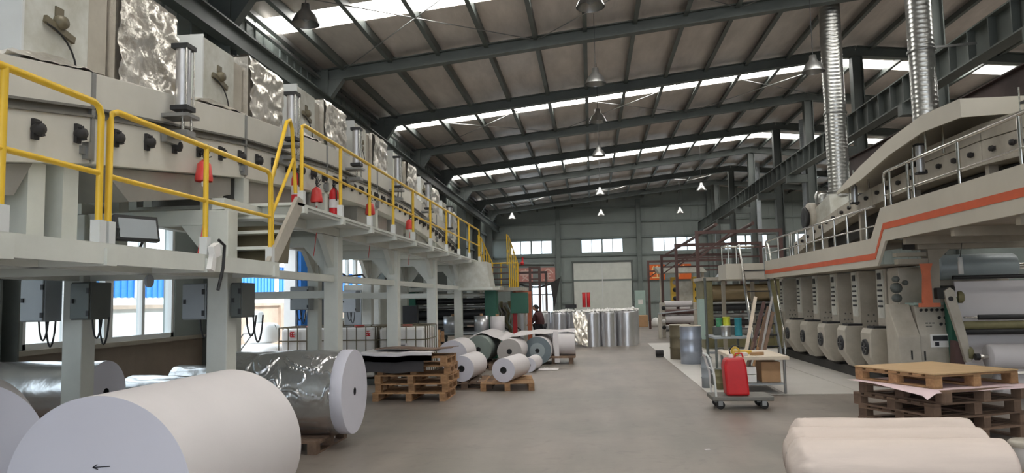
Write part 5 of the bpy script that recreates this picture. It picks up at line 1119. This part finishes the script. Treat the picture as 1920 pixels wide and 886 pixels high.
# bench with cans, leaning planks
t = thing('side_bench', 'cluttered grey steel bench behind the work table', 'bench', (3.05, 17.6, 0))
MB().box(2.65, 3.45, 17.0, 18.3, 0.64, 0.68).build('bench_top', 'box_grey', t)
for x in (2.7, 3.4):
    for y in (17.05, 18.25): MB().box(x - 0.025, x + 0.025, y - 0.025, y + 0.025, 0.008, 0.64).build('leg', 'dark_steel', t)
MB().box(2.7, 3.4, 17.9, 18.28, 0.25, 0.28).build('shelf', 'box_grey', t)
def can(x, y, z, r, h, mt, label):
    t = thing('paint_can', label, 'can', (x, y, z))
    MB().lathe([(0, 0), (r, 0), (r + 0.004, 0.01), (r, 0.02), (r, h - 0.02), (r + 0.005, h - 0.01), (r, h), (r - 0.01, h - 0.012), (0, h - 0.012)], (x, y, z), n=22).build('can_body', mt, t)
    MB().path([(x - r, y, z + h * 0.8), (x - r * 0.7, y - r * 0.8, z + h * 0.5), (x + r * 0.7, y - r * 0.8, z + h * 0.5), (x + r, y, z + h * 0.8)], 0.004, 5).build('wire_handle', 'bare_steel', t)
can(2.93, 17.95, 0.875, 0.07, 0.2, 'can_green', 'green paint can on the side bench'); can(3.10, 17.95, 0.875, 0.085, 0.22, 'lime', 'yellow green paint can on the side bench')
tag(MB().box(2.8, 3.3, 17.85, 18.1, 0.68, 0.874).build('tool_case', 'dark_steel', bevel=0.01), 'dark case under the paint cans on the side bench', 'case')
can(2.95, 17.2, 0.681, 0.11, 0.24, 'galv', 'galvanised pail on the front of the side bench'); can(3.28, 17.5, 0.681, 0.08, 0.4, 'teal', 'teal container on the side bench')
for k in range(7):
    x = 3.16 + k * 0.06; a = (x + 0.02 * (k % 2), 16.55 + 0.05 * (k % 3), 0.012); b = (x + 0.42 + 0.03 * (k % 3), 16.98, 1.55 - 0.11 * ((k * 3) % 5))
    tag(MB().beam(a, b, 0.045 if k % 2 else 0.07, 0.03, up=(0, 1, 0)).build('leaning_plank', ['wood_table', 'wood_dark', 'oxide', 'wood', 'wood_dark', 'paper_grey', 'wood_dark'][k]), ['widest pale plank leaning on the side bench', 'dark plank leaning just right of the palest one', 'reddish plank in the leaning bundle', 'light brown plank in the middle of the leaning bundle', 'dark brown plank right of the light brown one', 'grey plank in the leaning bundle', 'rightmost dark plank of the leaning bundle'][k], 'plank')
tag(MB().bx((1.15, 8.1, 0.004), (0.06, 0.04, 0.006), rz=0.3).build('floor_scrap', 'paper_white'), 'tiny white scrap on the bare aisle floor', 'scrap')
# ================================================================ FAR MACHINES, FRAMES, PERSON
def portal(name, label, x0, x1, y, z, w, mt='oxide', brace=True):
    t = thing(name, label, 'frame', ((x0 + x1) / 2, y, 0))
    for x in (x0, x1): MB().box(x - w / 2, x + w / 2, y - w / 2, y + w / 2, 0.0, z).build('post', mt, t)
    MB().box(x0 - w / 2, x1 + w / 2, y - w / 2, y + w / 2, z, z + w).build('beam', mt, t)
    MB().box(x0 + w / 2, x1 - w / 2, y - w * 0.3, y + w * 0.3, z * 0.86, z * 0.86 + w * 0.6).build('tie', mt, t)
    if brace: MB().beam((x0 + w / 2, y, z * 0.78), (x0 + 1.1, y, z), w * 0.5, w * 0.5).build('brace', mt, t)
portal('pipe_gantry', 'nearest brown steel portal frame right of the aisle', 3.62, 6.4, 26, 3.7, 0.11)
portal('pipe_gantry', 'second brown steel portal frame right of the aisle', 3.35, 6.6, 30, 3.55, 0.11)
portal('pipe_gantry', 'third brown steel portal frame right of the aisle', 3.15, 6.6, 34, 3.35, 0.11)
portal('pipe_gantry', 'farthest brown steel portal frame near the end wall signs', 2.85, 6.6, 38, 3.3, 0.11)
t = thing('pipe_run', 'brown pipes running along the portal frames', 'pipe', (4.5, 31, 3.4))
MB().tube((4.2, 25.5, 3.97), (3.6, 38.5, 3.6), 0.06, 8).build('pipe', 'oxide', t); MB().tube((5.4, 25.5, 3.97), (5.2, 38.5, 3.6), 0.06, 8).build('pipe', 'oxide', t)
portal('pipe_gantry', 'dark brown pipe frame behind the left yellow stairs', -2.08, -1.76, 25.4, 2.62, 0.08, 'oxide', False)
portal('pipe_gantry', 'dark pipe frame standing nearest the black tarp', -2.9, -1.78, 29.5, 2.6, 0.09, 'oxide_dark', False)
t = thing('valve_pipe', 'pipe with red valve at the end of the left stairs', 'pipe', (-2.2, 24.6, 2.7))
MB().tube((-2.5, 24.6, 2.75), (-1.2, 24.6, 2.73), 0.06, 10).build('pipe', 'dark_steel', t)
MB().lathe([(0.0, 0), (0.06, 0), (0.06, 0.04), (0, 0.04)], (-2.25, 24.5, 2.78), (0, -1, 0), n=16).tube((-2.25, 24.6, 2.72), (-2.25, 24.6, 3.0), 0.03, 8).bx((-2.4, 24.6, 2.76), (0.12, 0.1, 0.1)).build('valve', 'red', t)
# orange posts
t = thing('orange_frame', 'orange painted steel frame beside the person', 'frame', (-2.1, 22.5, 0))
for x, y, m_ in ((-2.29, 22.2, 'red'), (-1.92, 23.0, 'orange')): MB().box(x - 0.06, x + 0.06, y - 0.06, y + 0.06, 0, 1.76).build('post', m_, t)
MB().beam((-2.3, 22.2, 1.80), (-1.9, 23.05, 1.80), 0.1, 0.08).build('beam', 'orange', t)
t = thing('hose_rack', 'cluttered pale rack of hoses behind the work stand', 'rack', (-2.6, 23.0, 0))
for x in (-3.0, -2.75, -2.5): MB().tube((x, 22.6, 0), (x, 22.6, 1.55), 0.05, 8).build('pipe', 'olive', t)
for k in range(8):
    x = -3.0 + 0.09 * k; MB().path([(x, 22.5, 1.35 + 0.05 * (k % 3)), (x + 0.12, 22.4, 1.2), (x + 0.05, 22.4, 0.95 - 0.05 * (k % 4)), (x + 0.2, 22.5, 0.7), (x + 0.15, 22.5, 0.2)], 0.025, 6).build('hose', ['olive', 'pale_green', 'paper_grey', 'rubber'][k % 4], t)
MB().box(-3.1, -2.4, 22.7, 22.9, 0.0, 1.5).build('back_panel', 'beige', t)
# black tarp
t = thing('black_tarp', 'black tarp slung in a curve before the end wall doorway', 'tarp', (-3, 40, 0.8))
def tp(u, v):
    x = -4.3 + 2.65 * u; top = 2.78 - 0.42 * math.sin(PI * min(1, u * 1.08)) ** 0.8 if u < 0.926 else 2.78
    top = 2.74 - 0.46 * (1 - (2 * u - 1) ** 2)
    e = abs(2 * u - 1); dep = 0.10 + (1.55 * max(0, (u - 0.80)) / 0.2) ** 1.0 + 1.2 * max(0, (0.18 - u)) / 0.18
    return (x - 0.35 * v * max(0, (u - 0.8)) / 0.2, 40 + 0.1 * math.sin(u * 12) * v, top - dep * v)
MB().sheet(tp, 40, 8, (0, 0.02, 0)).build('tarp_sheet', 'rubber', t)
for x in (-4.32, -1.63): MB().tube((x, 40, 0), (x, 40, 2.78), 0.03, 8).build('pole', 'dark_steel', t)
# laminator behind the ladder
lm = thing('laminator', 'olive laminating machine with a big brown drum behind the ladder', 'machine', (4.4, 24, 0))
for x in (3.5, 5.5): MB().box(x - 0.14, x + 0.14, 23.2, 24.8, 0, 2.05).build('side_frame', 'olive', lm, bevel=0.02)
MB().tube((3.64, 23.5, 1.66), (5.36, 23.5, 1.66), 0.27, 28).build('drum', 'brown_roller', lm)
for z, r, m_ in ((1.22, 0.1, 'black'), (1.0, 0.07, 'bare_steel'), (0.78, 0.1, 'black'), (0.5, 0.12, 'bare_steel'), (1.36, 0.05, 'bare_steel')): MB().tube((3.64, 23.3, z), (5.36, 23.3, z), r, 16).build('roller', m_, lm)
MB().box(3.3, 5.7, 23.1, 24.9, 2.05, 2.15).build('top_plate', 'beige', lm)
MB().box(3.2, 3.36, 23.0, 23.5, 0.3, 1.5).build('control_post', 'pale_green', lm)
MB().box(3.65, 5.35, 23.1, 23.6, 0.05, 0.3).build('base_beam', 'olive', lm)
MB().prism([(3.9, 2.15), (4.9, 2.15), (4.7, 2.5), (4.2, 2.5)], 'y', 23.4, 24.4).build('exhaust_cowl', 'box_grey', lm)
# yellow machine
ym = thing('slitting_machine', 'yellow plated slitting machine with white rollers far right', 'machine', (4.2, 37, 0))
for x, w_ in ((3.75, 0.32), (4.75, 0.36)): 
    f_ = MB().box(x, x + w_, 36.0, 36.6, 1.25, 2.5).build('yellow_plate', 'machine_yellow', ym, bevel=0.02)
    for z in (1.5, 1.9, 2.25): MB().lathe([(0, 0.05), (0.1, 0.05), (0.11, 0)], (x + w_ / 2, 36.0, z), (0, -1, 0), n=14).build('bearing', ['black', 'paper_grey', 'oxide'][int(z * 2) % 3], f_)
MB().box(4.07, 4.75, 36.1, 36.4, 1.3, 2.3).build('cross_plate', 'paint_box', ym)
for z, r, m_ in ((1.05, 0.16, 'paper_white'), (0.72, 0.12, 'bare_steel'), (0.4, 0.14, 'oxide')): MB().tube((3.4, 36.2, z), (5.2, 36.2, z), r, 18).build('roller', m_, ym)
for x in (3.3, 5.25): MB().box(x - 0.08, x + 0.08, 35.8, 36.8, 0, 1.3).build('side_frame', 'beige', ym)
MB().prism([(3.2, 2.7), (5.4, 2.7), (5.2, 2.95), (3.0, 3.0)], 'y', 35.8, 37).build('hood', 'paint_box', ym)
for x in (3.3, 5.25): MB().box(x - 0.06, x + 0.06, 36.2, 36.4, 1.3, 2.7).build('hood_post', 'beige', ym)
um = thing('unwind_machine', 'cream unwinding machine with stacked rollers beside the drums', 'machine', (3.0, 30.5, 0))
for x in (2.75, 3.95): MB().box(x - 0.07, x + 0.07, 29.6, 30.6, 0, 1.35).build('side_frame', 'beige', um, bevel=0.02)
for z, y, r, m_ in ((1.3, 29.9, 0.12, 'paper_white'), (1.0, 29.6, 0.1, 'oxide'), (0.72, 29.7, 0.16, 'paper_white'), (0.35, 29.8, 0.12, 'bare_steel')): MB().tube((2.82, y, z), (3.88, y, z), r, 16).build('roller', m_, um)
MB().beam((2.5, 29.2, 0.95), (4.1, 29.0, 1.1), 0.3, 0.04).build('tray', 'bare_steel', um)
MB().box(2.5, 2.6, 29.1, 29.3, 0.0, 0.93).build('tray_leg', 'beige', um)
for k in range(4): MB().lathe([(0, 0.04), (0.07, 0.04), (0.08, 0)], (2.75, 29.6, 0.4 + k * 0.25), (0, -1, 0), n=12).build('bearing', ['black', 'plastic_white', 'oxide', 'black'][k], um)
tag(MB().box(2.35, 2.95, 40.8, 41.3, 0.0, 0.62).build('far_carton', 'cardboard', bevel=0.01), 'far brown carton at the right end of the aisle', 'box')
t = thing('far_cabinet', 'pale green control cabinet behind the far carton', 'cabinet', (2.65, 41.8, 0))
MB().box(2.35, 2.9, 41.5, 42.0, 0.0, 1.95).build('cabinet_body', 'pale_green', t, bevel=0.01); MB().box(2.38, 2.87, 41.47, 41.5, 0.9, 1.9).build('door', 'pale_green', t); MB().box(2.5, 2.75, 41.45, 41.47, 1.2, 1.45).build('panel', 'plastic_white', t)
tag(MB().lathe([(0, 0), (0.2, 0.0), (0.26, 0.2), (0.2, 0.42), (0, 0.5)], (3.35, 40.6, 0.0), n=18, wob=0.1).build('white_bag', 'plastic_white'), 'white bag on the floor by the far machine', 'bag')
# dark boots-like pair of valves by the drum, small floor pump
t = thing('floor_pump', 'small dark pump on the floor beside the brown drum', 'pump', (1.75, 20.4, 0))
MB().tube((1.65, 20.4, 0.1), (1.85, 20.4, 0.1), 0.08, 12).build('pump_body', 'rubber', t); MB().box(1.66, 1.84, 20.32, 20.48, 0, 0.04).build('foot', 'rubber', t)
# ---- person
def skin_chain(name, parent, verts, edges, radii, mt, root=0, sub=2):
    inv = WM[root_of(parent)].inverted()
    me = bpy.data.meshes.new(name); me.from_pydata([tuple(inv @ Vector(v)) for v in verts], edges, [])
    o = bpy.data.objects.new(name, me); COL.objects.link(o); o.parent = parent; me.materials.append(MATS[mt])
    s = o.modifiers.new('skin', 'SKIN'); s.use_smooth_shade = True
    for i, r in enumerate(radii): me.skin_vertices[0].data[i].radius = r if isinstance(r, tuple) else (r, r)
    me.skin_vertices[0].data[root].use_root = True
    u = o.modifiers.new('sub', 'SUBSURF'); u.levels = sub; u.render_levels = sub
    return o
px, py = -1.72, 24.5
pe = thing('person', 'person in a dark red jacket bending slightly beside the silver rolls', 'person', (px, py, 0))
H = lambda x, y, z: (px + x, py + y, z)
# legs, pelvis, torso, neck, head, arms as one surface
V = [H(0, 0, 0.74), H(0.0, 0.02, 0.92), H(0.02, 0.0, 1.06), H(0.03, -0.05, 1.17), H(0.03, -0.08, 1.23),
     H(-0.09, 0.0, 0.70), H(-0.10, -0.06, 0.40), H(-0.10, 0.0, 0.07), H(-0.10, -0.14, 0.04),
     H(0.09, 0.0, 0.70), H(0.10, -0.04, 0.40), H(0.10, 0.02, 0.07), H(0.10, -0.12, 0.04),
     H(-0.17, -0.03, 1.10), H(-0.22, -0.10, 0.86), H(-0.15, -0.27, 0.76),
     H(0.21, -0.03, 1.10), H(0.26, -0.09, 0.86), H(0.17, -0.26, 0.78)]
E_ = [(0, 1), (1, 2), (2, 3), (3, 4), (0, 5), (5, 6), (6, 7), (7, 8), (0, 9), (9, 10), (10, 11), (11, 12), (2, 13), (13, 14), (14, 15), (2, 16), (16, 17), (17, 18)]
Rr = [(0.15, 0.11), (0.16, 0.11), (0.17, 0.10), (0.065, 0.065), (0.055, 0.06), 0.085, 0.065, 0.045, 0.04, 0.085, 0.065, 0.045, 0.04, 0.062, 0.05, 0.036, 0.062, 0.05, 0.036]
bd = skin_chain('body', pe, V, E_, Rr, 'jacket', 0)
# trousers over the legs
skin_chain('trousers', pe, [V[0], V[5], V[6], V[7], V[9], V[10], V[11]], [(0, 1), (1, 2), (2, 3), (0, 4), (4, 5), (5, 6)], [(0.155, 0.115), 0.095, 0.075, 0.058, 0.095, 0.075, 0.058], 'trousers', 0)
hc = Vector(H(0.035, -0.105, 1.31))
def head(u, v):
    a = u * 2 * PI; b = (v - 0.5) * PI; cb = math.cos(b)
    x = 0.072 * cb * math.cos(a); y = 0.088 * cb * math.sin(a); z = 0.108 * math.sin(b)
    if y < 0 and z < 0: y *= 1 - 0.15 * (-z / 0.108)
    return hc + Vector((x, y, z))
hd = MB().sheet(head, 24, 16).build('head', 'skin', pe)
MB().bx(hc + Vector((0, -0.092, -0.012)), (0.02, 0.03, 0.035)).build('nose', 'skin', hd)
for s in (-1, 1): MB().bx(hc + Vector((s * 0.028, -0.08, 0.012)), (0.018, 0.008, 0.008)).build('eye', 'hair', hd); MB().bx(hc + Vector((s * 0.074, 0.0, -0.005)), (0.012, 0.03, 0.045)).build('ear', 'skin', hd)
MB().bx(hc + Vector((0, -0.08, -0.045)), (0.036, 0.008, 0.007)).build('mouth', 'red_lamp', hd)
def hair(u, v):
    a = u * 2 * PI; b = (0.12 + 0.38 * v) * PI if math.sin(a) < 0.2 else (-0.08 + 0.58 * v) * PI
    cb = math.cos(b); return hc + Vector((0.079 * cb * math.cos(a), 0.095 * cb * math.sin(a) + 0.004, 0.117 * math.sin(b)))
MB().sheet(hair, 28, 10).build('hair', 'hair', hd)
for s, i in ((-1, 15), (1, 18)):
    w_ = Vector(V[i]); n_ = Vector((0.0, -0.9, -0.42)).normalized()
    pts = [w_, w_ + n_ * 0.09]; ed = [(0, 1)]; rad = [0.03, (0.04, 0.022)]
    for k, (dx, L_) in enumerate(((-0.03, 0.065), (-0.01, 0.075), (0.01, 0.072), (0.03, 0.058))):
        b_ = len(pts); pts += [w_ + n_ * 0.1 + Vector((dx, 0, 0)), w_ + n_ * (0.1 + L_ * 0.6) + Vector((dx, 0, -0.01)), w_ + n_ * (0.1 + L_) + Vector((dx, 0, -0.03))]
        ed += [(1, b_), (b_, b_ + 1), (b_ + 1, b_ + 2)]; rad += [0.009, 0.0085, 0.007]
    b_ = len(pts); pts += [w_ + n_ * 0.05 + Vector((-s * 0.045, 0, 0)), w_ + n_ * 0.09 + Vector((-s * 0.062, 0, -0.01))]; ed += [(0, b_), (b_, b_ + 1)]; rad += [0.012, 0.009]
    skin_chain('hand', pe, pts, ed, rad, 'skin', 0, 1)
pe.rotation_euler = (0, 0, math.radians(-112)); pe.scale = (1.15, 1.15, 1.0)
